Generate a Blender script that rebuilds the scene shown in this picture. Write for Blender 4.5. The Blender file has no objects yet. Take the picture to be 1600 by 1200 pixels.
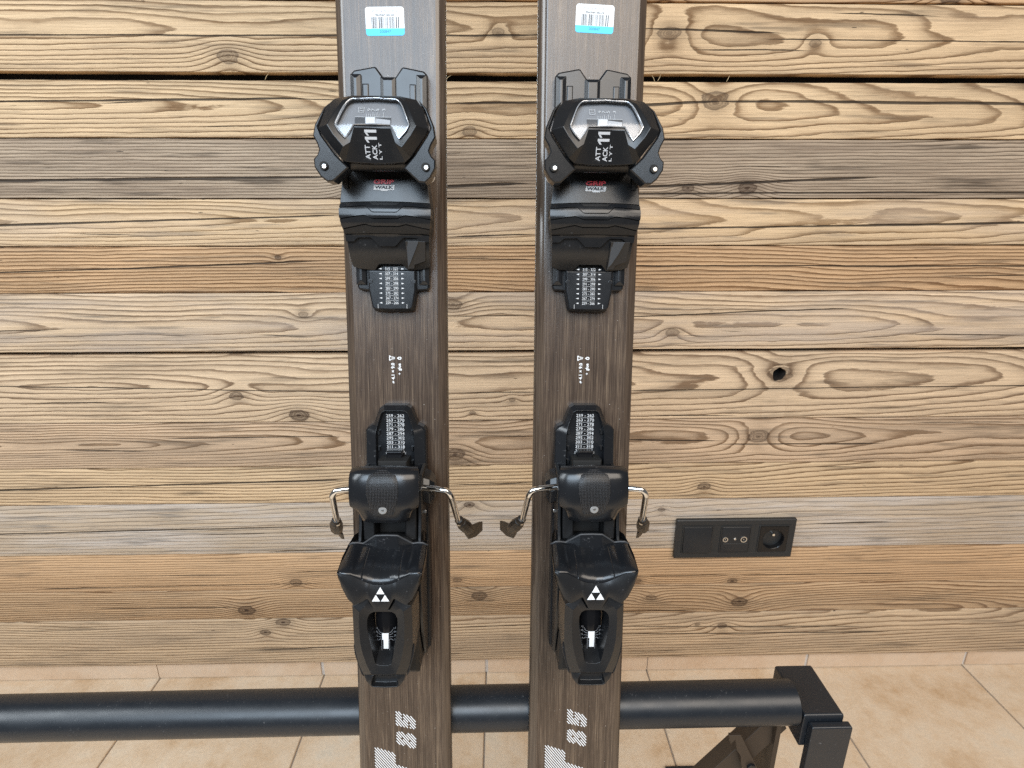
import bpy, bmesh, math, random
from mathutils import Matrix, Vector
R = math.radians
S = bpy.context.scene
COL = S.collection

# ------------------------------------------------------------------ camera, world, lights, exposure
cam_d = bpy.data.cameras.new('camera'); cam = bpy.data.objects.new('camera', cam_d); COL.objects.link(cam)
cam_d.sensor_width = 36; cam_d.lens = 36 * 900 / 1600; cam_d.clip_start = .01; cam_d.clip_end = 50
cam.location = (0, 0, .965); cam.rotation_euler = (R(90 - 18.2), 0, R(-1.2))
S.camera = cam

world = bpy.data.worlds.new('World'); S.world = world; world.use_nodes = True
bg = world.node_tree.nodes['Background']; bg.inputs[0].default_value = (1.0, .97, .94, 1); bg.inputs[1].default_value = .15

def area(name, loc, target, sx, sy, watts, col):
    d = bpy.data.lights.new(name, 'AREA'); d.shape = 'RECTANGLE'; d.size = sx; d.size_y = sy; d.energy = watts; d.color = col
    o = bpy.data.objects.new(name, d); COL.objects.link(o); o.location = loc
    o.rotation_euler = (Vector(target) - Vector(loc)).to_track_quat('-Z', 'Y').to_euler()
    return o
area('window_light', (-.75, -2.1, 2.45), (0, .7, .60), 2.0, 1.6, 118, (.70, .85, 1.0))
area('side_window_light', (-1.95, -.60, 2.1), (0, .75, .7), .7, 1.5, 40, (.86, .94, 1.0))
area('room_light', (1.1, -1.5, 2.6), (.1, .8, .4), 2.4, 1.4, 80, (1.0, .89, .77))

S.view_settings.view_transform = 'Standard'; S.view_settings.look = 'None'
S.view_settings.exposure = -.16; S.view_settings.gamma = 1; S.view_settings.use_curve_mapping = False
S.cycles.use_denoising = False; S.cycles.max_bounces = 6; S.cycles.diffuse_bounces = 3; S.cycles.glossy_bounces = 3; S.cycles.transparent_max_bounces = 12; S.cycles.caustics_reflective = False; S.cycles.caustics_refractive = False

# ------------------------------------------------------------------ node helper
class G:
    def __init__(s, name):
        s.mat = bpy.data.materials.new(name); s.mat.use_nodes = True
        s.t = s.mat.node_tree; s.n = s.t.nodes; s.l = s.t.links
        s.b = s.n['Principled BSDF']
    def put(s, sock, v):
        if v is None: return
        if hasattr(v, 'is_output') or isinstance(v, bpy.types.NodeSocket): s.l.new(v, sock)
        elif isinstance(v, (tuple, list)) and len(v) == 3 and sock.type == 'RGBA': sock.default_value = (*v, 1)
        else: sock.default_value = v
    def m(s, op, a, b=None, c=None, clamp=False):
        n = s.n.new('ShaderNodeMath'); n.operation = op; n.use_clamp = clamp
        for i, v in enumerate((a, b, c)): s.put(n.inputs[i], v)
        return n.outputs[0]
    def add(s, a, b): return s.m('ADD', a, b)
    def sub(s, a, b): return s.m('SUBTRACT', a, b)
    def mul(s, a, b): return s.m('MULTIPLY', a, b)
    def xyz(s, x, y, z):
        n = s.n.new('ShaderNodeCombineXYZ')
        for i, v in enumerate((x, y, z)): s.put(n.inputs[i], v)
        return n.outputs[0]
    def coord(s):
        tc = s.n.new('ShaderNodeTexCoord'); sp = s.n.new('ShaderNodeSeparateXYZ'); s.l.new(tc.outputs['Object'], sp.inputs[0])
        s.P = tc.outputs['Object']; return sp.outputs
    def noise(s, vec, scale=1, detail=2, rough=.5, dist=0, col=False):
        n = s.n.new('ShaderNodeTexNoise'); s.put(n.inputs['Vector'], vec)
        n.inputs['Scale'].default_value = scale; n.inputs['Detail'].default_value = detail
        n.inputs['Roughness'].default_value = rough; n.inputs['Distortion'].default_value = dist
        return n.outputs[1 if col else 0]
    def ramp(s, f, stops, interp='LINEAR'):
        n = s.n.new('ShaderNodeValToRGB'); n.color_ramp.interpolation = interp; e = n.color_ramp.elements
        while len(e) < len(stops): e.new(.5)
        for q, (p, c) in zip(e, stops):
            q.position = p; q.color = (c, c, c, 1) if isinstance(c, (int, float)) else (*c, 1)
        s.l.new(f, n.inputs[0]); return n.outputs[0]
    def step(s, x, lo, hi):       # smooth 0..1 between lo and hi
        n = s.n.new('ShaderNodeMapRange'); n.interpolation_type = 'SMOOTHSTEP'
        s.put(n.inputs[0], x); n.inputs[1].default_value = lo; n.inputs[2].default_value = hi
        return n.outputs[0]
    def mix(s, f, a, b, mode='MIX'):
        n = s.n.new('ShaderNodeMix'); n.data_type = 'RGBA'; n.blend_type = mode
        s.put(n.inputs[0], f); s.put(n.inputs[6], a); s.put(n.inputs[7], b); return n.outputs[2]
    def bump(s, h, dist, strength=1):
        n = s.n.new('ShaderNodeBump'); n.inputs['Distance'].default_value = dist; n.inputs['Strength'].default_value = strength
        s.l.new(h, n.inputs['Height']); s.l.new(n.outputs[0], s.b.inputs['Normal']); return n
    def out(s, col=None, rough=None, metal=None, spec=None):
        s.put(s.b.inputs['Base Color'], col); s.put(s.b.inputs['Roughness'], rough)
        s.put(s.b.inputs['Metallic'], metal); s.put(s.b.inputs['Specular IOR Level'], spec)
        return s.mat

def plain(name, col, rough=.5, metal=0, spec=.5):
    return G(name).out(col, rough, metal, spec)

def plastic(name, col, rough, grain=1.0, scuff=.35, spec=.36):
    g = G(name); g.coord()
    fine = g.noise(g.P, 2600, 2, .6)
    big = g.noise(g.P, 45, 3, .6)
    sc = g.noise(g.P, 260, 4, .7)
    dust = g.step(g.noise(g.P, 900, 2, .5), .70, .80)
    scm = g.mul(g.step(sc, .60, .72), g.step(big, .5, .7))
    c = g.mix(g.mul(scm, scuff), col, (.11, .11, .115))
    c = g.mix(g.mul(dust, .12 * scuff / .35), c, (.35, .34, .33))
    r = g.add(g.mul(big, .22), rough - .11)
    g.out(c, g.add(r, g.mul(scm, .15)), 0, spec)
    g.bump(fine, .00006, .38 * grain)
    return g.mat

M = {}
M['black'] = plastic('black_plastic', (.0085, .009, .0102), .30, 1, .45, .5)
M['satin'] = plastic('satin_black_plastic', (.0085, .0095, .0115), .235, .5, .6, .5)
M['dull'] = plastic('dull_black_plastic', (.008, .008, .0085), .42, 1.2, .4, .4)
M['gloss'] = plastic('glossy_black_plastic', (.006, .006, .007), .16, .1, .15)
M['rubber'] = plastic('brown_black_rubber', (.013, .0105, .009), .40, .8, .5)
M['white'] = plain('white_print', (.74, .75, .76), .5)
M['grey_print'] = plain('grey_print', (.46, .47, .49), .45)
M['scale_print'] = plain('scale_print', (.58, .59, .60), .45)
M['dim_print'] = plain('dim_print', (.30, .31, .33), .45)
M['red'] = plain('red_print', (.62, .05, .07), .4)
M['indicator'] = plain('white_indicator_plastic', (.82, .83, .84), .35)
M['blue'] = plain('cyan_label_band', (.03, .50, .86), .4)
M['label'] = plain('white_label_paper', (.72, .75, .77), .45)
M['ink'] = plain('barcode_ink', (.035, .04, .05), .5)
M['pale_ink'] = plain('pale_violet_ink', (.32, .32, .54), .5)
M['dark_blue_ink'] = plain('blue_ink', (.01, .16, .34), .5)
M['slot'] = plain('dark_slot', (.004, .004, .004), .7)
M['chrome'] = plain('chromed_steel', (.80, .80, .79), .10, 1)
M['steel'] = plain('brushed_steel', (.62, .62, .61), .28, 1)
M['window_floor'] = plain('grey_window_tray', (.30, .305, .32), .30)
M['highlight_plastic'] = plastic('plastic_painted_highlight', (.055, .057, .061), .38, .5, .2)  # lighter grey stands in for light caught by black plastic
M['rim'] = plain('painted_rim_highlight', (.55, .57, .6), .12, .6)  # pale half-metal colour stands in for highlights on the window edge
M['rivet'] = plain('dull_rivet', (.36, .36, .355), .35, .5)

def glass_mat():
    g = G('clear_plastic_window')
    n = g.n; tr = n.new('ShaderNodeBsdfTransparent'); gl = n.new('ShaderNodeBsdfGlossy'); mx = n.new('ShaderNodeMixShader')
    tr.inputs[0].default_value = (.95, .96, .97, 1); gl.inputs['Roughness'].default_value = .14; gl.inputs[0].default_value = (1, 1, 1, 1)
    lw = n.new('ShaderNodeFresnel'); lw.inputs[0].default_value = 1.58
    f = g.m('MULTIPLY', lw.outputs[0], 1.25, clamp=True)
    g.l.new(f, mx.inputs[0]); g.l.new(tr.outputs[0], mx.inputs[1]); g.l.new(gl.outputs[0], mx.inputs[2])
    g.l.new(mx.outputs[0], n['Material Output'].inputs[0]); return g.mat
M['glass'] = glass_mat()

def pad_mat():
    g = G('knurled_black_pad'); X, Y, Z = g.coord()
    def cell(c): return g.m('ABSOLUTE', g.sub(g.m('FRACT', g.mul(c, 1 / .00115)), .5))
    h = g.m('SUBTRACT', 1, g.m('MULTIPLY', g.m('MAXIMUM', cell(X), cell(Y)), 2))
    hh = g.step(h, .15, .6)
    g.out(g.mix(hh, (.004, .004, .0045), (.04, .041, .045)), .30); g.bump(hh, .0004, 1); return g.mat  # knurl tops coloured lighter as glints, grooves darker as shade
M['pad'] = pad_mat()

def ski_mat():
    g = G('dark_brown_brushed_topsheet'); X, Y, Z = g.coord()
    oi = g.n.new('ShaderNodeObjectInfo').outputs['Random']
    off = g.mul(oi, 3.1)
    v1 = g.xyz(g.add(g.mul(X, 1200), off), g.mul(Y, 14), off)
    v2 = g.xyz(g.add(g.mul(X, 2600), off), g.mul(Y, 42), off)
    v3 = g.xyz(g.add(g.mul(X, 260), off), g.mul(Y, 2.4), off)
    a = g.noise(v1, 1, 3, .65); b = g.noise(v2, 1, 3, .7); c = g.noise(v3, 1, 2, .5); d = g.noise(g.P, 28, 4, .6)
    t = g.add(g.add(g.mul(a, .40), g.mul(b, .38)), g.add(g.mul(c, .18), g.mul(d, .10)))
    col = g.ramp(t, [(.34, (.013, .008, .0058)), (.46, (.038, .0248, .0172)), (.55, (.070, .047, .0325)), (.69, (.19, .136, .090))])
    scr = g.mul(g.step(g.noise(g.xyz(g.add(g.mul(X, 1500), off), g.mul(Y, 22), 7), 1, 2, .5), .70, .76), .5)
    col = g.mix(scr, col, (.24, .20, .15))
    col = g.mix(g.mul(g.step(g.noise(g.P, 640, 1, .5), .76, .80), .55), col, (.6, .56, .5))
    rough = g.add(.22, g.mul(a, .16))
    g.out(col, rough, 0, .55)
    g.bump(g.add(g.mul(a, .5), b), .00012, .5)
    return g.mat
M['ski'] = ski_mat()
def bevel_mat():
    g = G('lacquered_ski_bevel'); X, Y, Z = g.coord()
    a = g.noise(g.xyz(g.mul(X, 900), g.mul(Y, 14), 3), 1, 3, .65)
    chips = g.mul(g.step(g.noise(g.xyz(g.mul(X, 500), g.mul(Y, 170), 3), 1, 3, .7), .70, .77), .4)
    g.out(g.mix(chips, g.ramp(a, [(.3, (.034, .023, .017)), (.7, (.11, .078, .055))]), (.5, .47, .43)), g.add(.10, g.mul(a, .12)), 0, .6); return g.mat
M['bevel'] = bevel_mat()
def side_mat():
    g = G('black_sidewall'); X, Y, Z = g.coord()
    nicks = g.step(g.noise(g.xyz(g.mul(X, 400), g.mul(Y, 140), g.mul(Z, 300)), 1, 3, .7), .72, .80)
    g.out(g.mix(g.mul(nicks, .6), (.013, .012, .012), (.45, .44, .43)), .34); return g.mat
M['side'] = side_mat()

# ------------------------------------------------------------------ mesh helper (millimetres)
class MB:
    def __init__(s): s.v = []; s.f = []
    def quad(s, *p): i = len(s.v); s.v += [tuple(q) for q in p]; s.f.append(tuple(range(i, i + len(p))))
    def raw(s, vs, fs): i = len(s.v); s.v += [tuple(q) for q in vs]; s.f += [tuple(a + i for a in f) for f in fs]
    def loft(s, rings, cap0=False, cap1=False, closed=True):
        i = len(s.v); n = len(rings[0])
        for r in rings: s.v += [tuple(p) for p in r]
        for k in range(len(rings) - 1):
            for j in range(n if closed else n - 1):
                a = i + k * n + j; b = i + k * n + (j + 1) % n
                s.f.append((a, b, b + n, a + n))
        if cap0: s.f.append(tuple(reversed(range(i, i + n))))
        if cap1: s.f.append(tuple(range(i + (len(rings) - 1) * n, i + len(rings) * n)))
    def prism(s, outline, w0, w1, inset=0, drop=None):
        # outline counter-clockwise seen from +w; chamfered upper rim
        ring = lambda d, w: [(x, y, w) for x, y in offset_poly(outline, d)]
        if inset: s.loft([ring(0, w0), ring(0, w1 - (inset if drop is None else drop)), ring(inset, w1)], True, True)
        else: s.loft([ring(0, w0), ring(0, w1)], True, True)
    def box(s, x0, x1, y0, y1, z0, z1, ch=0):
        s.prism([(x0, y0), (x1, y0), (x1, y1), (x0, y1)], z0, z1, ch)
    def grid(s, rows, skirt=None):
        # rows[r][c] points; skirt(p) gives the foot point below each border point
        i = len(s.v); nr, nc = len(rows), len(rows[0])
        for r in rows: s.v += [tuple(p) for p in r]
        for r in range(nr - 1):
            for c in range(nc - 1):
                a = i + r * nc + c; s.f.append((a, a + nc, a + nc + 1, a + 1))
        if skirt:
            loop = [(0, c) for c in range(nc)] + [(r, nc - 1) for r in range(1, nr)] + [(nr - 1, c) for c in range(nc - 2, -1, -1)] + [(r, 0) for r in range(nr - 2, 0, -1)]
            k = len(s.v); s.v += [tuple(skirt(rows[r][c])) for r, c in loop]
            for j in range(len(loop)):
                j2 = (j + 1) % len(loop); a = i + loop[j][0] * nc + loop[j][1]; b = i + loop[j2][0] * nc + loop[j2][1]
                s.f.append((a, b, k + j2, k + j))
    def tube(s, pts, rad, n=12, caps=True):
        pts = [Vector(p) for p in pts]; rings = []; up = None
        for k, p in enumerate(pts):
            d = (pts[min(k + 1, len(pts) - 1)] - pts[max(k - 1, 0)]).normalized()
            if up is None: up = d.orthogonal().normalized()
            up = (up - d * up.dot(d)).normalized(); q = d.cross(up)
            rr = rad[k] if isinstance(rad, (list, tuple)) else rad
            rings.append([p + (up * math.cos(2 * math.pi * j / n) + q * math.sin(2 * math.pi * j / n)) * rr for j in range(n)])
        s.loft(rings, caps, caps)
    def disc(s, c, r, axis_h, n=20, dome=0):   # short upright cylinder along w
        ring = lambda rr, w: [(c[0] + rr * math.cos(2 * math.pi * j / n), c[1] + rr * math.sin(2 * math.pi * j / n), w) for j in range(n)]
        s.loft([ring(r, c[2] - axis_h), ring(r, c[2]), ring(r * .8, c[2] + dome)], True, True)
    def text(s, body, c, wid, hei, d=(1, 0, 0), u=(0, 1, 0), bold=.012):
        vs, fs = text_shape(body, bold)
        d = Vector(d).normalized(); u = Vector(u).normalized(); c = Vector(c)
        s.raw([c + d * (x * wid) + u * (y * hei) for x, y in vs], fs)
    def build(s, name, mat, parent=None, bevel=0, sharp=32, scale=.001, oy=0., seg=2, subsurf=0):
        me = bpy.data.meshes.new(name)
        me.from_pydata([(x * scale, (y + oy) * scale, z * scale) for x, y, z in s.v], [], s.f)
        bm = bmesh.new(); bm.from_mesh(me); bmesh.ops.remove_doubles(bm, verts=bm.verts, dist=1e-7)
        bmesh.ops.recalc_face_normals(bm, faces=bm.faces); bm.to_mesh(me); bm.free()
        me.materials.append(mat)
        for p in me.polygons: p.use_smooth = True
        me.set_sharp_from_angle(angle=R(sharp))
        o = bpy.data.objects.new(name, me); COL.objects.link(o)
        if parent: o.parent = parent
        if bevel:
            b = o.modifiers.new('bevel', 'BEVEL'); b.width = bevel * scale; b.segments = seg; b.limit_method = 'ANGLE'
            b.angle_limit = R(25); b.harden_normals = True; b.use_clamp_overlap = True
        return o

_tc = {}
def text_shape(body, bold):
    if (body, bold) in _tc: return _tc[(body, bold)]
    cu = bpy.data.curves.new('lettering', 'FONT'); cu.body = body; cu.size = 1; cu.offset = bold; cu.resolution_u = 3
    ob = bpy.data.objects.new('lettering', cu); COL.objects.link(ob)
    bpy.context.view_layer.update()
    me = bpy.data.meshes.new_from_object(ob.evaluated_get(bpy.context.evaluated_depsgraph_get()))
    vs = [(v.co.x, v.co.y) for v in me.vertices]; fs = [tuple(p.vertices) for p in me.polygons]
    x0 = min(v[0] for v in vs); x1 = max(v[0] for v in vs); y0 = min(v[1] for v in vs); y1 = max(v[1] for v in vs)
    vs = [((x - (x0 + x1) / 2) / (x1 - x0), (y - (y0 + y1) / 2) / (y1 - y0)) for x, y in vs]
    bpy.data.objects.remove(ob); bpy.data.curves.remove(cu); bpy.data.meshes.remove(me)
    _tc[(body, bold)] = (vs, fs); return vs, fs

def offset_poly(pts, d):
    if not d: return list(pts)
    n = len(pts); a = sum(pts[i][0] * pts[(i + 1) % n][1] - pts[(i + 1) % n][0] * pts[i][1] for i in range(n))
    sg = 1 if a > 0 else -1; out = []
    for i in range(n):
        p, q, r = Vector(pts[i - 1]), Vector(pts[i]), Vector(pts[(i + 1) % n])
        e1 = (q - p).normalized(); e2 = (r - q).normalized()
        n1 = Vector((-e1.y, e1.x)) * sg; n2 = Vector((-e2.y, e2.x)) * sg
        b = n1 + n2
        b = b / max(.35, b.length_squared / 2) if b.length > 1e-6 else n1
        out.append((q.x + b.x * d, q.y + b.y * d))
    return out

def mir(half):
    """right half from the top middle down to the bottom middle -> closed loop"""
    left = [(-p[0], *p[1:]) for p in reversed(half) if abs(p[0]) > 1e-6]
    return list(half) + left

def pl(tab, x):
    if x <= tab[0][0]: return tab[0][1]
    for (a, b), (c, d) in zip(tab, tab[1:]):
        if x <= c: return b + (d - b) * (x - a) / (c - a)
    return tab[-1][1]

def lin(a, b, n): return [a + (b - a) * i / (n - 1) for i in range(n)]

def tag(o, label, cat, group=None):
    o['label'] = label; o['category'] = cat
    if group: o['group'] = group
def empty(name, loc=(0, 0, 0)):
    o = bpy.data.objects.new(name, None); o.empty_display_size = .05; COL.objects.link(o); o.location = loc; return o

# ------------------------------------------------------------------ the plank wall
WALL_Y = .96
def wood(name, early, late, grey, freq, zc, d0, slope, xc, seed, knots=(), cracks=(), greyness=.3, contrast=1.0, wav=1.0):
    g = G(name); X, Y, Z = g.coord()
    lo = g.noise(g.xyz(g.add(g.mul(X, 1.7), seed), seed * .37, g.mul(Z, 9)), 1, 2, .5)
    md = g.noise(g.xyz(g.add(g.mul(X, 3.4), seed * 1.3), seed, g.mul(Z, 26)), 1, 3, .55)
    hi = g.noise(g.xyz(g.add(g.mul(X, 26), seed * 2.1), seed, g.mul(Z, 120)), 1, 3, .6)
    dd = g.add(g.add(d0, g.mul(g.sub(X, xc), slope * .75)), g.mul(g.sub(lo, .5), .055 * wav))
    zz = g.add(g.sub(Z, zc), g.mul(g.sub(lo, .5), .026 * wav))
    r = g.m('SQRT', g.add(g.mul(zz, zz), g.mul(dd, dd)))
    freq *= 1.12; f = g.mul(r, freq)
    f = g.add(f, g.mul(g.sub(md, .5), 1.3 * wav)); f = g.add(f, g.mul(g.sub(hi, .5), .42))
    kmask = None; kcol = None; kd_all = None
    for (kx, kz, kr, kdark) in knots:
        dx = g.mul(g.sub(X, kx), .62); dz = g.sub(Z, kz)
        d2 = g.add(g.mul(dx, dx), g.mul(dz, dz))
        bulge = g.m('POWER', 2.718, g.mul(d2, -1 / (2.3 * kr) ** 2))
        f = g.add(f, g.mul(bulge, freq * kr * 1.25))
        dist = g.add(g.m('SQRT', d2), g.add(g.mul(g.sub(hi, .5), kr * .8), g.mul(g.sub(md, .5), kr * .9)))
        dist = g.m('DIVIDE', dist, kr)
        inside = g.m('SUBTRACT', 1, g.step(dist, .78, 1.02))
        ringk = g.m('FRACT', g.mul(dist, 4.2))
        shade = g.add(g.mul(ringk, .35), g.mul(g.step(dist, .25, 0), kdark))
        shade = g.add(shade, g.mul(g.step(dist, .62, .98), .45))
        sm = g.mul(inside, g.m('MINIMUM', g.add(shade, .28 + .35 * kdark), 1))
        halo = g.mul(g.m('SUBTRACT', 1, g.step(dist, .8, 2.2)), .22)
        sm = g.m('MAXIMUM', sm, halo)
        kmask = sm if kmask is None else g.m('MAXIMUM', kmask, sm)
    t = g.ramp(g.m('FRACT', f), [(0, .0), (.34, .05), (.64, .30), (.86, 1), (.94, .95), (1, .0)])
    fib = g.noise(g.xyz(g.add(g.mul(X, 9), seed), 2, g.mul(Z, 900)), 1, 3, .7)
    height = g.add(g.mul(t, .75), g.add(g.mul(fib, .7), g.mul(md, .5)))
    varm = g.add(.42, g.mul(g.noise(g.xyz(g.add(g.mul(X, 3), seed), 3, g.mul(Z, 60)), 1, 2), 1.05))
    t = g.mul(g.mul(t, varm), contrast)
    fib2 = g.noise(g.xyz(g.add(g.mul(X, 5.5), seed), 4, g.mul(Z, 330)), 1, 2, .7)
    col = g.mix(g.m('MINIMUM', t, 1), early, late)
    gn_ = g.noise(g.xyz(g.add(g.mul(X, 2.6), seed * 3), 9, g.mul(Z, 26)), 1, 3, .65)
    col = g.mix(g.mul(g.step(gn_, .40, .66), greyness), col, grey)
    sn_ = g.noise(g.xyz(g.add(g.mul(X, 4.2), seed), 21, g.mul(Z, 75)), 1, 3, .7)
    col = g.mix(g.mul(g.step(sn_, .53, .70), .42 + .45 * greyness), col, tuple(c * .36 for c in grey))
    k = g.mul(g.add(.28, g.add(g.mul(fib, .62), g.mul(fib2, .78))), g.add(.80, g.mul(g.noise(g.xyz(g.add(g.mul(X, 1.9), seed), 33, g.mul(Z, 14)), 1, 2, .6), .38)))
    col = g.mix(1, col, g.xyz(k, k, k), 'MULTIPLY')
    if kmask is not None: col = g.mix(g.m('MINIMUM', kmask, 1), col, (.062, .036, .022))
    # drying checks along the grain, and small pits
    cm = g.step(g.noise(g.xyz(g.add(g.mul(X, 34), seed), 5, g.mul(Z, 210)), 1, 1, .5), .765, .80)
    wob = g.add(g.mul(g.sub(hi, .5), .0016), g.mul(g.sub(md, .5), .005))
    thn = g.add(.2, g.mul(gn_, 1.6)); cg = None
    for (x0, z0, x1, z1, th) in cracks:
        sl = (z1 - z0) / (x1 - x0)
        line = g.add(z0, g.mul(g.sub(X, x0), sl))
        dz = g.m('ABSOLUTE', g.add(g.sub(Z, line), wob))
        ends = g.mul(g.step(X, x0 - .01, x0 + .04), g.m('SUBTRACT', 1, g.step(X, x1 - .04, x1 + .01)))
        mk = g.m('SUBTRACT', 1, g.step(g.m('DIVIDE', dz, g.m('MAXIMUM', g.mul(g.mul(thn, th), ends), .00002)), .55, 1.2))
        cm = g.m('MAXIMUM', cm, mk); cg = mk if cg is None else g.m('MAXIMUM', cg, mk)
    col = g.mix(g.mul(cm, .9), col, (.018, .011, .007))
    if cg is not None: height = g.sub(height, g.mul(cg, 1.6))
    g.out(col, g.add(.60, g.mul(t, .2)), 0, .30)
    g.bump(height, .0017, .9)
    return g.mat

TAN_E, TAN_L = (.66, .475, .29), (.215, .126, .062)
YEL_E, YEL_L = (.66, .478, .292), (.215, .124, .060)
ORG_E, ORG_L = (.58, .376, .212), (.215, .112, .050)
GRY_E, GRY_L = (.44, .342, .248), (.135, .092, .060)
PAL_E, PAL_L = (.66, .49, .325), (.215, .136, .080)
GY, GW = (.24, .176, .125), (.43, .35, .285)
# name, z low, z high, protrusion mm, (early, late, grey), freq, zc, d0, slope, xc, knots (world x,z,r,dark), cracks (world), greyness, contrast
planks = [
 (1.4650, 1.5700, 1.0, (TAN_E, TAN_L, GY), 150, .010, .05, .03, .2, [], [], .3, 1),
 (1.3500, 1.4630, 0.0, (ORG_E, ORG_L, GY), 150, -.010, .04, .04, -.2, [(.1, 1.40, .010, .5)], [], .3, 1),
 (1.2305, 1.3485, 0.5, (ORG_E, ORG_L, GY), 170, .020, .05, .03, 0, [(.66, 1.236, .012, .6), (.24, 1.24, .008, .6)], [], .35, 1.05),
 (1.1365, 1.2290, 0.0, (TAN_E, TAN_L, GY), 165, .010, .030, .035, -.1, [(.251, 1.190, .0125, .2), (-.396, 1.157, .010, .2), (.0, 1.190, .0055, .1), (.47, 1.178, .006, .1)], [(-.9, 1.1845, -.23, 1.184, .0010), (-.3, 1.184, .06, 1.1865, .0013), (.05, 1.187, .217, 1.196, .0011), (.21, 1.197, .42, 1.191, .0012), (.40, 1.183, 1.0, 1.182, .0009)], .18, .95),
 (1.0470, 1.1262, 0.6, (YEL_E, YEL_L, GY), 140, .004, .034, .05, .15, [(.329, 1.100, .0135, .35), (-.045, 1.057, .008, .1)], [(-.9, 1.094, -.287, 1.102, .0014), (-.31, 1.101, -.08, 1.0955, .0007), (-.077, 1.095, .13, 1.0985, .0016), (.19, 1.092, .345, 1.100, .0019), (.33, 1.0995, 1.0, 1.098, .0018)], .12, .9),
 (.9590, 1.0462, -1.2, (GRY_E, GRY_L, GY), 200, .085, .03, .02, .1, [(.395, .975, .010, .6), (.30, .975, .007, .5), (-.225, .969, .009, .9)], [(-1., .984, -.26, .9905, .0021), (-.14, .974, .045, .982, .0024), (.2, .976, .60, .990, .0018), (.18, .967, .9, .968, .0012)], .85, 1.0),
 (.8860, .9582, 0.4, (TAN_E, (.30, .19, .10), GW), 150, .008, .026, .04, -.05, [(-.16, .898, .004, .2)], [(-1., .913, -.255, .933, .0015), (-.09, .900, .06, .905, .0010), (.2, .912, 1., .924, .0016)], .35, 1.05),
 (.8110, .8852, -.6, (ORG_E, ORG_L, GY), 150, -.060, .03, .04, .1, [(-.36, .868, .004, .8)], [(-1., .838, -.30, .862, .0012), (-.1, .866, .07, .863, .0007), (.2, .8535, 1., .850, .0012)], .2, 1.15),
 (.7105, .8102, .3, (PAL_E, PAL_L, GW), 140, -.004, .034, .03, .0, [(-.078, .790, .010, .3), (.295, .7398, .008, .05), (-.33, .774, .006, .1)], [(-.4, .739, -.36, .738, .0016), (.2, .768, .60, .782, .0010), (-.09, .770, .06, .772, .0008), (.385, .7425, .41, .7415, .0018), (.32, .735, .345, .734, .0017)], .62, .95),
 (.5812, .7042, 0.8, (PAL_E, PAL_L, GY), 118, .008, .030, .055, .05, [(.491, .664, .017, .2), (-.3575, .5946, .013, .8), (-.461, .6314, .0105, .5), (-.05, .596, .004, .3), (.02, .620, .004, .3)], [(-1., .6545, -.09, .634, .0008), (-.07, .634, .07, .6345, .0007), (.22, .6365, 1., .6405, .0009), (.27, .588, .42, .587, .0009)], .15, .95),
 (.4925, .5802, -.5, ((.58, .415, .275), (.22, .134, .074), GY), 165, .004, .028, .045, -.1, [(-.085, .513, .012, .5), (.47, .545, .013, .35)], [(-.6, .551, -.29, .552, .0009), (-.1, .5505, .07, .549, .0010), (.22, .541, .40, .537, .0012), (.40, .530, .7, .528, .0014)], .4, 1.05),
 (.4182, .4917, .2, (TAN_E, TAN_L, GY), 150, .055, .030, .05, .1, [(.381, .4443, .008, .5), (-.28, .443, .009, .4)], [(-1., .449, -.285, .466, .0015), (-.1, .452, .07, .456, .0011)], .2, 1.05),
 (.3090, .4174, -.9, ((.50, .39, .28), (.27, .205, .15), (.50, .44, .39)), 130, .080, .04, .03, -.2, [(-.06, .410, .007, .7), (.305, .395, .005, .4), (-.24, .395, .008, .2)], [(-1., .357, -.27, .369, .0013), (-.45, .312, -.1, .320, .0010), (.2, .362, .36, .366, .0010), (.60, .36, .75, .364, .0012)], .75, .9),
 (.2262, .3082, .1, (ORG_E, ORG_L, GY), 175, .085, .04, .02, 0, [(-.403, .2427, .009, .3), (-.088, .243, .006, .2), (.27, .236, .006, .4), (.46, .232, .006, .4)], [(-.9, .236, -.35, .240, .0008), (.15, .247, .8, .245, .0008)], .12, .85),
 (.1572, .2254, -.4, ((.54, .365, .215), (.20, .106, .050), (.36, .275, .19)), 175, -.05, .024, .045, .12, [(-.509, .1778, .012, .7), (-.045, .206, .013, .5), (.480, .1826, .011, .7), (.30, .195, .007, .2)], [(-.8, .187, -.52, .186, .0010), (.2, .162, .4, .163, .0010)], .3, 1.1),
 (.0453, .1564, .3, ((.60, .44, .285), (.22, .132, .07), GY), 150, .062, .030, .05, .1, [(-.478, .1241, .0075, .6), (-.44, .148, .010, .5), (.452, .123, .008, .4), (.13, .131, .009, .4), (.40, .128, .004, .3)], [(-.5, .082, -.3, .085, .0012), (.15, .128, .75, .117, .0009), (.2, .107, .8, .102, .0012), (-.1, .130, .07, .134, .0010)], .35, 1.0),
]
wall = empty('plank_wall', (0, WALL_Y, 0))
tag(wall, 'wall clad in reclaimed weathered timber planks behind both skis', 'wall')
rnd = random.Random(5)
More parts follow.
